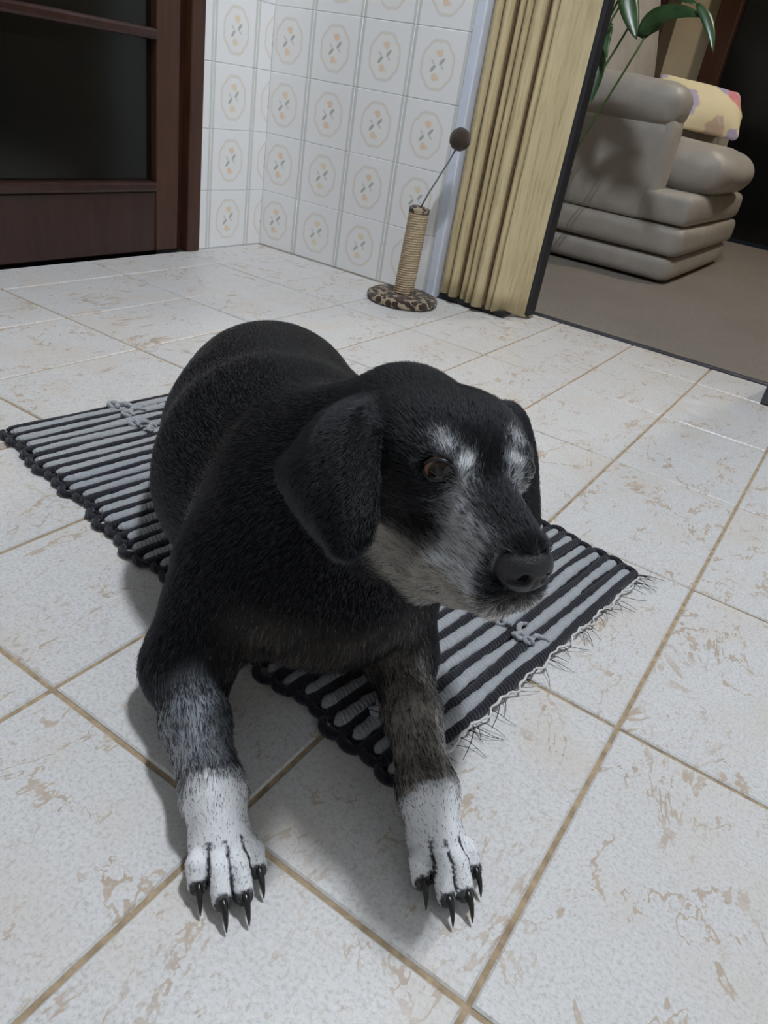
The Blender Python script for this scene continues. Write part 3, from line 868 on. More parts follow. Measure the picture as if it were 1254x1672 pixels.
# left foreleg (image right)
LS, LE = np.array((-.050, .056, .110)), np.array((-.030, .074, .048))
LWr, LP = np.array((.110, .054, .037)), np.array((.140, .046, .028))
LM = LE + (LWr - LE) * .5
cone(LS, LE, .044, .032, .025, flow=(0, .2, -1), reg='arm')
cone(LE, LM, .029, .0210, .018, flow=LWr - LE, reg='armL')
cone(LM, LWr, .0210, .0185, .012, flow=LWr - LE, reg='armL')
CLAWS = []; TOES = []
def paw(wr, tip_dir, side, sc=1.0):
    """palm and four toes in front of the wrist point"""
    f = np.array([tip_dir[0], tip_dir[1], 0.]); f /= np.linalg.norm(f); l = np.array([-f[1], f[0], 0.])
    pc = np.array([wr[0], wr[1], 0.]) + f * .024 * sc
    cone(wr, pc + (0, 0, .020), .0200, .0190, .012, flow=f, reg='paw')
    ell(pc + f * .006 + (0, 0, .016), (.022 * sc, .0205 * sc, .0135), .008, np.array([f, l, (0, 0, 1)]).T, flow=f, reg='paw')
    for i, (o, ln, sp) in enumerate(((-.0180, .019, -.06), (-.0066, .034, -.01), (.0066, .034, .01), (.0180, .019, .06))):
        d = f * math.cos(sp) + l * math.sin(sp); o *= sc
        h = .0 if i in (1, 2) else -.003
        b0 = pc + l * o * .80 + f * .006 + (0, 0, .0225 + h); b1 = pc + l * o + d * (.006 + ln * .60) + (0, 0, .0225 + h); b2 = pc + l * o + d * (.008 + ln) + (0, 0, .0115)
        cone(b0, b1, .0058, .0070, .0014, flow=d, reg='paw')
        cone(b1, b2, .0070, .0066, .0014, flow=d, reg='paw')
        TOES.append((b0, b2))
        CLAWS.append((b2 + d * .0035 + np.array((0, 0, .0020)), d))
RPD, LPD = np.array((1.0, .10)), np.array((1.0, .03))
paw(RWr, RPD, -1); paw(LWr, LPD, 1)
# head
HB = (-1, 0, 0)
ell((-.012, 0, .003), (.062, .047, .042), .012, head=True, flow=HB, reg='head')
ell((.020, 0, .010), (.046, .040, .036), .012, head=True, flow=HB, reg='head')
for s in (-1, 1):
    ell((.042, s * .020, .021), (.021, .014, .013), .010, rotz(-s * .40), head=True, flow=HB, reg='head')
    ell((.008, s * .028, -.022), (.038, .021, .032), .014, head=True, flow=HB, reg='head')
    cone((.050, s * .0125, -.034), (.102, s * .0090, -.029), .0205, .0145, .010, head=True, flow=HB, reg='head')
    cone((.000, s * .025, -.036), (.058, s * .0175, -.042), .025, .0200, .010, head=True, flow=HB, reg='head')
    ell((.008, s * .020, .016), (.038, .028, .029), .014, head=True, flow=HB, reg='head')
cone((.040, 0, -.004), (.108, 0, -.010), .0275, .0160, .012, head=True, flow=HB, reg='head')
cone((.064, 0, .004), (.112, 0, -.002), .0140, .0110, .010, head=True, flow=HB, reg='head')
cone((.000, 0, -.044), (.060, 0, -.052), .032, .0165, .012, head=True, flow=HB, reg='head')
cone((.060, 0, -.054), (.098, 0, -.044), .0150, .0095, .008, head=True, flow=HB, reg='head')
# jowl below the mouth corner and throat skin
for s in (-1, 1):
    cone((.000, s * .021, -.058), (.044, s * .017, -.066), .026, .0130, .010, head=True, flow=HB, reg='head')
# mouth line
ML = [(.044, .0275, -.0590), (.054, .0295, -.0535), (.066, .0275, -.0530), (.086, .0215, -.0500), (.106, .0120, -.0440)]
for s in (-1, 1):
    for q0, q1 in zip(ML, ML[1:]):
        cone((q0[0], s * q0[1], q0[2]), (q1[0], s * q1[1], q1[2]), .0022, .0022, .004, sub=True, head=True, reg='head')
# eye sockets
EYE_R = .0105
EYES = [(.0520, s * .0255, .0190) for s in (-1, 1)]
EOUT = []
for s, e in zip((-1, 1), EYES):
    ell(e, (.0138, .0108, .0116), .008, rotz(-s * .5), head=True, flow=HB, reg='head')
    out = np.array((.60, s * .78, .10)); out /= np.linalg.norm(out)
    tan = np.cross((0, 0, 1), out); tan /= np.linalg.norm(tan); up = np.cross(out, tan)
    EOUT.append((out, tan, up))
    ell(np.array(e) + out * .0090 + up * .0012, (.0104, .0070, .0080), .0030, np.array([tan, up, out]).T, sub=True, head=True, reg='head')
# ears: hanging sheets sampled as dense points, given as rows front edge -> back edge
def ear_sheet(rows, th0, th1, flow):
    rows = [np.asarray(r, float) for r in rows]; n = max(len(r) for r in rows)
    def resamp(r, m):
        d = np.r_[0, np.cumsum(np.linalg.norm(np.diff(r, axis=0), axis=1))]; t = np.linspace(0, d[-1], m)
        return np.stack([np.interp(t, d, r[:, k]) for k in range(3)], 1)
    G = np.stack([resamp(r, 26) for r in rows])            # rows x 26 x 3
    # smooth along the rows with Catmull-Rom
    m = 34; T = np.linspace(0, len(rows) - 1, m); out = []
    for t in T:
        i = min(int(t), len(rows) - 2); u = t - i
        p0, p1, p2, p3 = G[max(i - 1, 0)], G[i], G[i + 1], G[min(i + 2, len(rows) - 1)]
        out.append(.5 * ((2 * p1) + (-p0 + p2) * u + (2 * p0 - 5 * p1 + 4 * p2 - p3) * u * u + (-p0 + 3 * p1 - 3 * p2 + p3) * u ** 3))
    P = np.stack(out); th = np.linspace(th0, th1, m)[:, None] * np.ones((1, 26))
    e = np.minimum(np.arange(26), 25 - np.arange(26)) / 5.0
    th = th * (.55 + .45 * np.clip(e, 0, 1))[None, :]
    du = np.gradient(P, axis=0); dv = np.gradient(P, axis=1); nn = np.cross(du, dv); nn /= np.linalg.norm(nn, axis=2)[..., None] + 1e-12
    sheet(P.reshape(-1, 3), th.reshape(-1), .004, flow, 'ear'); PR[-1]['n'] = nn.reshape(-1, 3)
    return P
def cray(x, y, dep):
    """body-frame point at photo pixel (x,y), at the given depth from the camera"""
    d = np.array(R_RIGHT) * ((x - 627) / F_PX) + np.array(R_DOWN) * ((y - 836) / F_PX) + np.array(R_FWD)
    return wb(np.array(CAM) + d * dep)
def row(*q): return [cray(*p) for p in q]
# near ear (photo-left): base on the skull side, back corner, rounded tip
EAR_N = ear_sheet([
    row((630, 668, .474), (615, 656, .486), (598, 654, .500), (575, 661, .512)),
    row((612, 690, .452), (585, 678, .458), (550, 678, .472), (520, 692, .492)),
    row((604, 735, .438), (572, 722, .440), (522, 718, .452), (484, 735, .480)),
    row((602, 790, .428), (566, 785, .426), (512, 775, .440), (462, 766, .470)),
    row((600, 835, .422), (568, 837, .420), (522, 827, .430), (480, 812, .458)),
    row((594, 870, .420), (570, 876, .418), (538, 868, .424), (508, 852, .444)),
    row((582, 890, .420), (570, 894, .418), (552, 891, .421), (536, 882, .430))], .0052, .0042, hd((0, -.3, -1)) - hd((0, 0, 0)))
# far ear (photo-right)
EAR_F = ear_sheet([
    row((812, 672, .555), (822, 668, .562), (835, 670, .572), (842, 676, .586)),
    row((818, 690, .545), (832, 680, .552), (848, 685, .562), (856, 700, .585)),
    row((828, 740, .530), (842, 735, .536), (858, 735, .548), (868, 745, .575)),
    row((838, 790, .520), (850, 788, .526), (862, 785, .538), (871, 790, .562)),
    row((850, 825, .515), (857, 826, .520), (866, 825, .530), (872, 825, .548)),
    row((860, 843, .515), (864, 846, .518), (868, 846, .524), (872, 843, .535))], .0050, .0040, hd((0, .3, -1)) - hd((0, 0, 0)))

def dist(p, X):
    if p['t'] == 'c':
        a, b, ra, rb = p['a'], p['b'], p['ra'], p['rb']
        ba = b - a; l2 = ba @ ba
        t = np.clip(((X - a) @ ba) / l2, 0, 1)
        q = X - a - t[:, None] * ba
        return np.sqrt((q * q).sum(1)) - (ra + (rb - ra) * t)
    if p['t'] == 'e':
        q = ((X - p['c']) @ p['R']) / p['r']
        k0 = np.sqrt((q * q).sum(1)); k1 = np.sqrt(((q / p['r']) ** 2).sum(1)) + 1e-12
        return np.where(k0 < 1e-6, -p['r'].min(), k0 * (k0 - 1) / k1)
    d = np.full(len(X), 9.0)
    sub = p['p'][::7]; near = np.zeros(len(X), bool)
    for i in range(0, len(X), 20000):
        D2 = ((X[i:i + 20000] ** 2).sum(1)[:, None] + (sub ** 2).sum(1)[None] - 2 * X[i:i + 20000] @ sub.T)
        near[i:i + 20000] = D2.min(1) < .022 ** 2
    idx = np.nonzero(near)[0]
    for i in range(0, len(idx), 4000):
        J = idx[i:i + 4000]; x = X[J]
        D2 = ((x ** 2).sum(1)[:, None] + (p['p'] ** 2).sum(1)[None] - 2 * x @ p['p'].T)
        m = D2.argmin(1); v = x - p['p'][m]; h = (v * p['n'][m]).sum(1)
        lat = np.sqrt(np.maximum((v * v).sum(1) - h * h, 0))
        d[J] = np.sqrt(h * h + np.maximum(lat - .0035, 0) ** 2) - p['th'][m]
    return d
def smin(a, b, k):
    h = np.maximum(k - np.abs(a - b), 0) / k
    return np.minimum(a, b) - h * h * k * .25
def smax(a, b, k): return -smin(-a, -b, k)

RES = .0023
LO = np.array((-.56, -.20, .0)); HI = np.array((.215, .20, .345))
def grid_sdf(PR, LO, HI, RES):
    n = np.ceil((HI - LO) / RES).astype(int) + 1
    G = np.full(n, .5, np.float32)
    ax = [LO[k] + RES * np.arange(n[k]) for k in range(3)]
    for p in sorted(PR, key=lambda q: q['sub']):
        m = (p['k'] + .008) if not p['sub'] else p['k']
        i0 = np.clip(np.floor((p['lo'] - m - LO) / RES).astype(int), 0, n - 1); i1 = np.clip(np.ceil((p['hi'] + m - LO) / RES).astype(int) + 1, 0, n)
        if (i1 <= i0).any(): continue
        sl = tuple(slice(a, b) for a, b in zip(i0, i1))
        mg = np.stack(np.meshgrid(*[ax[k][sl[k]] for k in range(3)], indexing='ij'), -1).reshape(-1, 3)
        old = G[sl].reshape(-1)
        if p['t'] == 's':
            near = np.ones(len(mg), bool)
        d = dist(p, mg)
        new = smax(old, -d, p['k']) if p['sub'] else smin(old, d, p['k'])
        G[sl] = new.reshape(G[sl].shape)
    G[:, :, 0] = np.maximum(G[:, :, 0], .002)
    return G
def surface_nets(G, LO, RES):
    ins = G < 0
    nx, ny, nz = G.shape
    cnt = np.zeros((nx - 1, ny - 1, nz - 1), np.int16)
    for i in (0, 1):
        for j in (0, 1):
            for k in (0, 1): cnt += ins[i:nx - 1 + i, j:ny - 1 + j, k:nz - 1 + k]
    act = (cnt > 0) & (cnt < 8)
    I = np.argwhere(act); vid = -np.ones(act.shape, np.int64); vid[act] = np.arange(len(I))
    S = np.zeros((len(I), 3)); C = np.zeros(len(I))
    corners = [(i, j, k) for i in (0, 1) for j in (0, 1) for k in (0, 1)]
    vals = {c: G[I[:, 0] + c[0], I[:, 1] + c[1], I[:, 2] + c[2]].astype(float) for c in corners}
    for c in corners:
        for ax in range(3):
            if c[ax]: continue
            c2 = list(c); c2[ax] = 1; c2 = tuple(c2)
            a, b = vals[c], vals[c2]; m = (a < 0) != (b < 0)
            t = a[m] / (a[m] - b[m])
            q = np.tile(np.array(c, float), (m.sum(), 1)); q[:, ax] = t
            S[m] += q; C[m] += 1
    V = LO + RES * (I + S / C[:, None])
    Q = []
    for ax in range(3):
        o = [0, 1, 2]; o.remove(ax); u, v = o
        sh = [slice(None)] * 3; sh2 = [slice(None)] * 3; sh[ax] = slice(0, -1); sh2[ax] = slice(1, None)
        a = ins[tuple(sh)]; b = ins[tuple(sh2)]
        E = np.argwhere(a != b)
        E = E[(E[:, u] > 0) & (E[:, v] > 0) & (E[:, u] < G.shape[u] - 1) & (E[:, v] < G.shape[v] - 1)]
        d = np.zeros(3, int); du = d.copy(); du[u] = 1; dv = d.copy(); dv[v] = 1
        def vi(X): return vid[X[:, 0], X[:, 1], X[:, 2]]
        q = np.stack([vi(E - du - dv), vi(E - dv), vi(E), vi(E - du)], 1)
        flip = a[E[:, 0], E[:, 1], E[:, 2]]
        if ax == 1: flip = ~flip
        q[~flip] = q[~flip][:, ::-1]
        Q.append(q)
    return V, np.concatenate(Q)
def polygonise(PR, LO, HI, RES):
    G = grid_sdf(PR, LO, HI, RES); V, Q = surface_nets(G, LO, RES)
    E = np.concatenate([Q[:, [0, 1]], Q[:, [1, 2]], Q[:, [2, 3]], Q[:, [3, 0]]])
    E = np.unique(np.sort(E, 1), axis=0); deg = np.bincount(E.ravel(), minlength=len(V)).astype(float)[:, None]
    def lap(X):
        S = np.stack([np.bincount(E[:, 0], X[E[:, 1], k], len(V)) + np.bincount(E[:, 1], X[E[:, 0], k], len(V)) for k in range(3)], 1)
        return S / np.maximum(deg, 1) - X
    for it in range(3):
        V = V + .5 * lap(V); V = V - .5 * lap(V)
    a, b, c, d = [V[Q[:, i]] for i in range(4)]
    fn = np.cross(c - a, d - b)
    N = np.stack([sum(np.bincount(Q[:, i], fn[:, k], len(V)) for i in range(4)) for k in range(3)], 1)
    N /= np.linalg.norm(N, axis=1)[:, None] + 1e-12
    return V, Q, N

dog = empty('dog', tuple(D_O), D_YAW)
tag(dog, 'black dog with grey muzzle and white front paws lying on striped rug', 'dog')
DV, DQ, DN_ = polygonise(PR, LO, HI, RES)
# rest on the rug where there is rug, on the tiles elsewhere
def rug_top(P):
    Wd = P @ D_R.T + D_O - np.array(RO)
    s_, t_ = Wd @ np.array(E1n), Wd @ np.array(E2n)
    ins_ = np.minimum(np.minimum(s_ + .012, RL + .012 - s_), np.minimum(t_ + .020, RW + .020 - t_))
    return .0008 + .0108 * np.clip(ins_ / .006, 0, 1)
DV[:, 2] = np.maximum(DV[:, 2], rug_top(DV))

def sst(a, b, x):
    t = np.clip((x - a) / (b - a), 0, 1); return t * t * (3 - 2 * t)
def vnoise(P, f, seed):
    r = np.random.default_rng(seed); o = np.zeros(len(P))
    for k in range(7):
        d = r.normal(size=3); d *= f / np.linalg.norm(d) * r.uniform(.6, 1.6)
        o += np.sin(P @ d + r.uniform(0, 6.28))
    return o / 7
C_BLACK = np.array((.0018, .0022, .0032)); C_GREY = np.array((.40, .43, .47)); C_WHITE = np.array((.90, .91, .93))
C_TAN = np.array((.42, .37, .30)); C_BROWN = np.array((.075, .058, .046)); C_FAWN = np.array((.20, .165, .13))
def coat(P, N):
    """dark colour, light colour, share of light hairs, hair length for points of the coat"""
    n = len(P)
    h = (P - H_T) @ H_R; hn = N @ H_R
    hx, hy, hz = h.T; ay = np.abs(hy)
    nz1, nz2 = vnoise(P, 160, 1), vnoise(P, 420, 2)
    dark = np.tile(C_BLACK, (n, 1)); light = np.tile(C_GREY, (n, 1)); w_ = np.zeros(n); ln = np.full(n, .0062)
    ishead = (hx > -.075) & (hz > -.11) & (np.sqrt(h[:, 0] ** 2 * .5 + hy ** 2 + hz ** 2) < .115) & (hx * .5 + hz > -.085)
    def put(mask, col, wt):
        nonlocal light, w_
        mask = mask * wt; upd = mask > w_
        light = np.where((upd)[:, None], col, light); w_ = np.maximum(w_, mask)
    ear = np.zeros(n, bool)
    for p in PR:
        if p['t'] == 's': ear |= dist(p, P) < .0022
    H = ishead.astype(float) * sst(-.085, -.065, hz) * (~ear)
    # grey on the sides of the muzzle, bridge stays dark
    side = 1 - sst(.35, .80, hn[:, 2]) * (1 - sst(.012, .021, ay))
    mz = sst(.048, .074, hx + .010 * nz1) * (1 - sst(.107, .114, hx)) * (1 - sst(-.004, .012, hz - .004 * nz2))
    put(H * mz * (.12 + .88 * side), C_WHITE, .90)
    # soft grey between eye and muzzle
    st_ = np.exp(-(((hx - .070) / .012) ** 2 + ((ay - .020) / .008) ** 2 + ((hz - .006) / .014) ** 2))
    put(H * st_, C_WHITE, .95)
    st2 = np.exp(-(((hx - .066) / .008) ** 2 + ((ay - .0165) / .006) ** 2 + ((hz - .016) / .013) ** 2))
    put(H * st2, C_WHITE, .90)
    # brow spots
    br = np.exp(-(((hx - .0615) / .0085) ** 2 + ((ay - .0165) / .0065) ** 2 + ((hz - .0270) / .0085) ** 2) ** 1.5)
    put(H * br, C_WHITE, .95)
    br2 = np.exp(-(((hx - .049) / .012) ** 2 + ((ay - .0250) / .008) ** 2 + ((hz - .0355) / .0050) ** 2) ** 1.3)
    put(H * br2, C_WHITE, .75)
    # fawn lips, jowl and chin
    lo_ = sst(-.020, -.034, hz + .006 * nz1 - .10 * np.minimum(hx - .06, 0) * 0) * sst(.006, .030, hx + .008 * nz1) * (1 - .55 * sst(.104, .116, hx))
    put(H * lo_, C_TAN, .96)
    ck = np.exp(-(((hx - .028) / .014) ** 2 + ((hz + .012) / .018) ** 2) ** 1.5) * sst(.02, .03, ay)
    put(H * ck * (.5 + .5 * nz2), C_FAWN, .65)
    tip = H * sst(.100, .112, hx)
    w_ = w_ * (1 - .85 * tip * sst(-.030, -.018, hz))
    mlp = np.array(ML); mp = np.c_[hx, ay, hz]; dm = np.full(n, 1.0)
    for q0, q1 in zip(mlp, mlp[1:]):
        tt = np.clip(((mp - q0) @ (q1 - q0)) / ((q1 - q0) @ (q1 - q0)), 0, 1); dm = np.minimum(dm, np.linalg.norm(mp - q0 - tt[:, None] * (q1 - q0), axis=1))
    lip = (dm < .0036) & (H > .5)
    w_ = np.where(lip, .10, w_)
    ln = np.where(ishead, .0058, ln); ln = np.where(ishead & (hx > .04) & (hz < 0), .0075, ln)
    ln = np.where(lip, .0022, ln)
    # chest tuft
    ch = sst(.140, .085, P[:, 2]) * sst(-.085, -.045, P[:, 0]) * (1 - sst(.055, .095, np.abs(P[:, 1]))) * (~ishead)
    put(ch * (.55 + .45 * nz1), C_FAWN * 1.5, .60)
    ln = np.where(ch > .3, .014, ln); ln = np.where(ear, .0050, ln)
    # forelegs
    for (E0, W0, colr, wmx, t0) in ((RE, RWr, np.array((.42, .45, .49)), .80, .20), (LE, LWr, np.array((.50, .45, .39)), .85, .05)):
        ax = W0 - E0; L2 = ax @ ax; t = ((P - E0) @ ax) / L2
        rad = np.linalg.norm(P - E0 - t[:, None] * ax, axis=1)
        arm = (rad < .048) & (P[:, 2] < .085) & (t > -.2) & (np.sign(P[:, 1] + .0) == np.sign(E0[1]))
        g = sst(t0, .60, t + .10 * nz1) * (1 - .25 * sst(.80, .92, t) * (1 - sst(.96, 1.08, t))) * (.75 + .25 * nz2)
        put(arm * g, colr, wmx)
        pw_ = sst(.84, 1.14, t + .12 * nz1 + .05 * nz2)
        isp = arm | ((t > .95) & (rad < .06) & (np.sign(P[:, 1]) == np.sign(E0[1])))
        put(isp * pw_, C_WHITE, .97)
        ln = np.where(arm, .0085, ln); ln = np.where(isp & (t > 1.02), .0036, ln); ln = np.where(isp & (t > 1.25), .0024, ln)
        # pads and the skin between the toes are dark
        w_ = np.where(isp & (t > 1.1) & (N[:, 2] < -.35), .05, w_)
    # dark seams between neighbouring toes
    dd = np.stack([np.linalg.norm(P[:, :2] - a[:2] - np.clip(((P[:, :2] - a[:2]) @ (b - a)[:2]) / ((b - a)[:2] @ (b - a)[:2]), 0, 1)[:, None] * (b - a)[:2], axis=1) for a, b in TOES], 1)
    ds = np.sort(dd, 1); fwd_ = np.max(np.stack([((P[:, :2] - a[:2]) @ (b - a)[:2]) / ((b - a)[:2] @ (b - a)[:2]) for a, b in TOES], 1) * (dd < .013), 1)
    seam = (fwd_ > .22) & (ds[:, 0] < .012) & (ds[:, 1] - ds[:, 0] < .0022) & (P[:, 2] > .004)
    w_ = np.where(seam, .06, w_)
    for c_, d_ in CLAWS:
        w_ = np.where((np.linalg.norm(P - c_, axis=1) < .0062), .1, w_)
    return dark, light, np.clip(w_, 0, 1), ln, ishead

dk, lt, lw, ln_, hm = coat(DV, DN_)
mean = dk * (1 - lw)[:, None] + lt * lw[:, None] * .92
me = bpy.data.meshes.new('body')
me.vertices.add(len(DV)); me.vertices.foreach_set('co', DV.astype(np.float32).ravel())
me.loops.add(len(DQ) * 4); me.loops.foreach_set('vertex_index', DQ.astype(np.int32).ravel())
me.polygons.add(len(DQ)); me.polygons.foreach_set('loop_start', np.arange(0, len(DQ) * 4, 4, dtype=np.int32))
try: me.polygons.foreach_set('loop_total', np.full(len(DQ), 4, dtype=np.int32))
except Exception: pass
me.update(calc_edges=True); me.validate()
me.polygons.foreach_set('use_smooth', np.ones(len(me.polygons), bool))
ca = me.color_attributes.new('coat', 'FLOAT_COLOR', 'POINT')
ca.data.foreach_set('color', np.c_[mean, np.ones(len(DV))].astype(np.float32).ravel())
t = NT('dog skin under coat'); a_ = t.node('ShaderNodeAttribute'); a_.attribute_name = 'coat'
M['skin'] = t.set(a_.outputs['Color'], .60, .08)
me.materials.append(M['skin'])
body = data_obj('body', me, dog)

# short coat: single hairs laid along the growth direction
FLOWV = np.zeros_like(DV); WT = np.zeros(len(DV))
for p in PR:
    if p['sub']: continue
    m_ = ((DV > p['lo'] - .012) & (DV < p['hi'] + .012)).all(1); ix = np.nonzero(m_)[0]
    if not len(ix): continue
    wgt = np.exp(-np.abs(dist(p, DV[ix])) / .006)
    f_ = p['flow'] / (np.linalg.norm(p['flow']) + 1e-9)
    FLOWV[ix] += wgt[:, None] * f_; WT[ix] += wgt
tri = np.concatenate([DQ[:, [0, 1, 2]], DQ[:, [0, 2, 3]]])
A, B, Cc = DV[tri[:, 0]], DV[tri[:, 1]], DV[tri[:, 2]]
area = .5 * np.linalg.norm(np.cross(B - A, Cc - A), axis=1)
cen = (A + B + Cc) / 3
dens = np.where(hm[tri[:, 0]], 4.2, 1.0) * np.where(lw[tri[:, 0]] > .1, 1.6, 1.0) * np.where(ln_[tri[:, 0]] < .0095, 1.9, 1.0)
dens = dens * np.where(cen[:, 2] < .012, .25, 1.0) * np.where(cen[:, 0] < -.15, .8, 1.0)
pr_ = area * dens; pr_ /= pr_.sum()
NH = 280000
pick = rng.choice(len(tri), NH, p=pr_)
u_, v_ = rng.random(NH), rng.random(NH); fl = u_ + v_ > 1; u_[fl], v_[fl] = 1 - u_[fl], 1 - v_[fl]
def bary(X): return X[tri[pick, 0]] * (1 - u_ - v_)[:, None] + X[tri[pick, 1]] * u_[:, None] + X[tri[pick, 2]] * v_[:, None]
HPt, HN, HF = bary(DV), bary(DN_), bary(FLOWV)
HN /= np.linalg.norm(HN, axis=1)[:, None] + 1e-9
# keep hairs off the eyes, nose leather and claws' ends
keep = np.ones(NH, bool)
for (e, (out, tan, up)) in zip(EYES, EOUT):
    q = (HPt - hd(np.array(e) + out * .0095 + up * .0012)) @ H_R
    keep &= (((q @ tan) / .0104) ** 2 + ((q @ up) / .0080) ** 2 + ((q @ out) / .010) ** 2) > 1
NOSE_C, NOSE_R = np.array((.1140, 0, -.0095)), np.array((.0140, .0168, .0145))
qh = (HPt - H_T) @ H_R
keep &= ((((qh - NOSE_C) / (NOSE_R * 1.03)) ** 2).sum(1) > 1)
HPt, HN, HF = HPt[keep], HN[keep], HF[keep]; NH = len(HPt)
dk, lt, lw, ln_, hm = coat(HPt, HN)
HF = HF + np.where(hm, .16, .10)[:, None] * np.linalg.norm(HF, axis=1)[:, None] * np.stack([vnoise(HPt, 70, 11 + k) for k in range(3)], 1)
HF -= (HF * HN).sum(1)[:, None] * HN
HF /= np.linalg.norm(HF, axis=1)[:, None] + 1e-9
HF += rng.normal(size=HF.shape) * np.where(hm | (lw > .1), .16, .08)[:, None]
HF -= (HF * HN).sum(1)[:, None] * HN
HF /= np.linalg.norm(HF, axis=1)[:, None] + 1e-9
ln_ = ln_ * rng.uniform(.6, 1.15, NH)
lift = np.where(hm, .20, .10) + rng.normal(size=NH) * .05
pts4 = []
for s_, dn in ((-.08, 0), (.33, .75), (.67, 1.25), (1.0, 1.45)):
    pts4.append(HPt + HF * (ln_ * s_)[:, None] + HN * (ln_ * np.maximum(lift, .03) * dn * (1 if s_ > 0 else 0) - (.0008 if s_ < 0 else 0))[:, None])
PP = np.stack(pts4, 1)
is_l = rng.random(NH) < lw * .92
hc_ = np.where(is_l[:, None], lt * rng.uniform(.75, 1.2, NH)[:, None], dk * rng.uniform(.6, 1.7, NH)[:, None] + (C_BROWN * .5) * ((rng.random(NH) < .04) * 1.0)[:, None])
radii = np.where(hm, .00011, .00015)[:, None] * np.array((1.0, .95, .7, .25))[None]
hcv = bpy.data.hair_curves.new('fur')
hcv.add_curves([4] * NH)
hcv.attributes['position'].data.foreach_set('vector', PP.astype(np.float32).ravel())
ra_ = hcv.attributes.get('radius') or hcv.attributes.new('radius', 'FLOAT', 'POINT')
ra_.data.foreach_set('value', radii.astype(np.float32).ravel())
cc_ = hcv.attributes.new('coat', 'FLOAT_COLOR', 'CURVE')
cc_.data.foreach_set('color', np.c_[hc_, np.ones(NH)].astype(np.float32).ravel())
hm_ = bpy.data.materials.new('dog hair'); hm_.use_nodes = True
nt = hm_.node_tree; nt.nodes.clear()
o_ = nt.nodes.new('ShaderNodeOutputMaterial'); hb = nt.nodes.new('ShaderNodeBsdfHairPrincipled'); at_ = nt.nodes.new('ShaderNodeAttribute')
at_.attribute_name = 'coat'; hb.parametrization = 'COLOR'
hb.inputs['IOR'].default_value = 1.42; hb.inputs['Roughness'].default_value = .28; hb.inputs['Radial Roughness'].default_value = .5
nt.links.new(at_.outputs['Color'], hb.inputs['Color']); nt.links.new(hb.outputs[0], o_.inputs[0])
hcv.materials.append(hm_)
fur = data_obj('fur', hcv, dog); tag(fur, kind='stuff')

# eyes, lids, nose leather, claws
def mat_eye():
    t = NT('brown dog eye'); s = t.node('ShaderNodeSeparateXYZ'); t.l.new(t.obj(), s.inputs[0])
    rr = t.math('SQRT', t.math('ADD', t.math('MULTIPLY', s.outputs[0], s.outputs[0]), t.math('MULTIPLY', s.outputs[1], s.outputs[1])))
    c = t.ramp(t.math('MULTIPLY', rr, 100.0), [(.0, (.003, .003, .004)), (.42, (.004, .004, .005)), (.54, (.014, .008, .005)), (.66, (.026, .014, .008)), (.71, (.016, .008, .006)), (.80, (.24, .12, .09))])
    return t.set(c, .03, .5)
M['eye'] = mat_eye()
M['lid'] = simple('black eyelid skin', (.008, .007, .008), .35, .5)
M['nose'] = simple('black nose leather', (.010, .010, .012), .40, .5, 900, .4, .5)
M['claw'] = simple('dark horn claw', (.014, .012, .011), .28, .5, 60, .4)
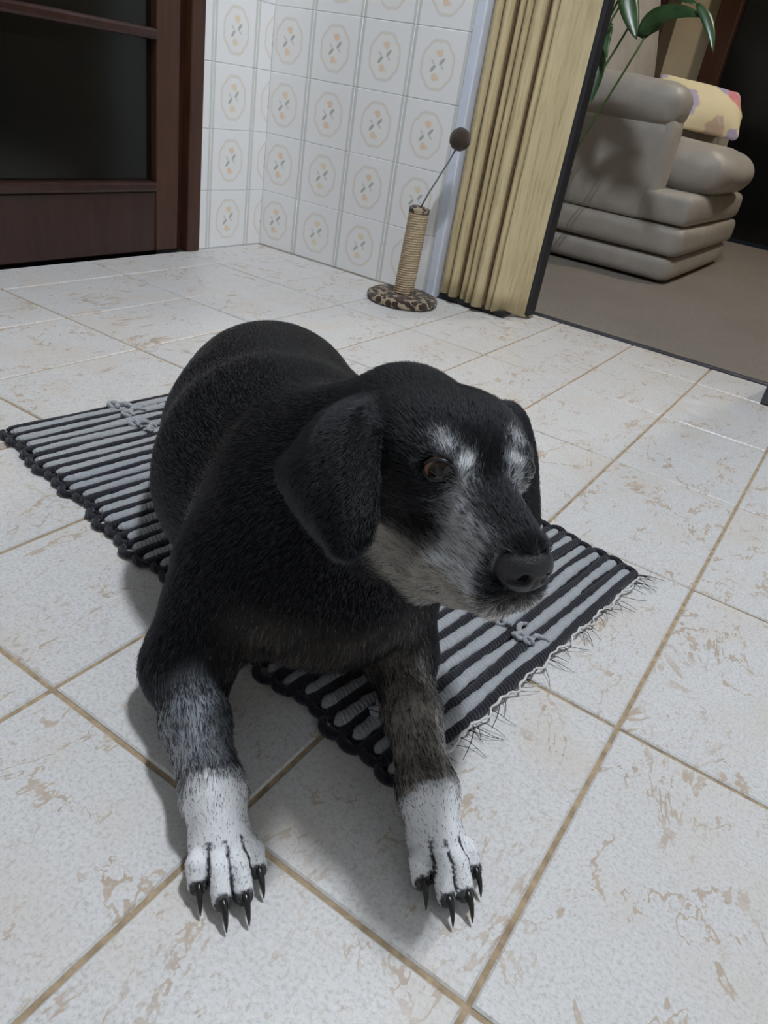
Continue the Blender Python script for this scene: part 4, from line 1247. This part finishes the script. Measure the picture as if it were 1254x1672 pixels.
for (e, (out, tan, up)), sgn in zip(zip(EYES, EOUT), (-1, 1)):
    bm = bmesh.new(); bmesh.ops.create_uvsphere(bm, u_segments=48, v_segments=48, radius=EYE_R)
    for v in bm.verts:
        r2 = v.co.x ** 2 + v.co.y ** 2
        if v.co.z > 0 and r2 < .0062 ** 2: v.co.z += .0012 * (1 - r2 / .0062 ** 2) ** 2
    eo = bm_obj('eye', bm, M['eye'], dog, True)
    g = np.array((.84, sgn * .54, .09)); g /= np.linalg.norm(g); g = H_R @ g
    c_ = hd(np.array(e) + out * .0004)
    x_ = np.cross((0, 0, 1), g); x_ /= np.linalg.norm(x_); y_ = np.cross(g, x_)
    Mx = Matrix(((x_[0], y_[0], g[0], c_[0]), (x_[1], y_[1], g[1], c_[1]), (x_[2], y_[2], g[2], c_[2]), (0, 0, 0, 1)))
    eo.matrix_local = Mx
    pts = []
    for k in range(33):
        a = 2 * math.pi * k / 32
        cx_ = math.cos(a); du = cx_ * .0100; dv = math.copysign((1 - cx_ * cx_) ** .75, math.sin(a)) * (.0064 if math.sin(a) > 0 else .0056) + .0012 - .0016 * cx_ * sgn
        hgt = math.sqrt(max(1e-9, (EYE_R + .0006) ** 2 - du * du - dv * dv))
        pts.append(hd(np.array(e) + out * hgt + tan * du + up * dv))
    Vv, Ff = tube_mesh(pts, [.0011] * 33, 8, cap=False)
    inv = Mx.inverted()
    mesh_obj('eyelid', [inv @ Vector(v) for v in Vv], Ff, M['lid'], eo, True)
PRN = PR; PR = []
ell(NOSE_C, NOSE_R, .004, head=True); ell(NOSE_C + np.array((.002, 0, .004)), (.0120, .0135, .0100), .004, head=True)
for s in (-1, 1):
    ell(NOSE_C + np.array((.0120, s * .0062, -.0005)), (.0050, .0030, .0034), .002, sub=True, head=True)
    cone(NOSE_C + np.array((.0115, s * .0075, -.0025)), NOSE_C + np.array((.0030, s * .0165, -.0045)), .0018, .0014, .002, sub=True, head=True)
cone(NOSE_C + np.array((.0145, 0, .000)), NOSE_C + np.array((.0100, 0, -.0130)), .0009, .0010, .002, sub=True, head=True)
nl, nh_ = hd(NOSE_C) - .024, hd(NOSE_C) + .024
NV, NQ, _n = polygonise(PR, nl, nh_, .0008)
PR = PRN
mesh_obj('nose', NV, NQ, M['nose'], dog, True)
for (c_, d_) in CLAWS:
    sd = np.cross(d_, (0, 0, 1)); pts, rd = [], []
    for k in range(8):
        s_ = k / 7
        pts.append(c_ + d_ * (.0148 * s_ - .002) + np.array((0, 0, .0015 + .0020 * math.sin(s_ * 2.2) - .0128 * s_ * s_)))
        rd.append(.0026 * (1 - s_) ** .6 + .0004)
    pts = [np.array((p[0], p[1], max(p[2], r + .0004))) for p, r in zip(pts, rd)]
    Vv, Ff = tube_mesh(pts, rd, 9)
    mesh_obj('claw', Vv, Ff, M['claw'], dog, True)
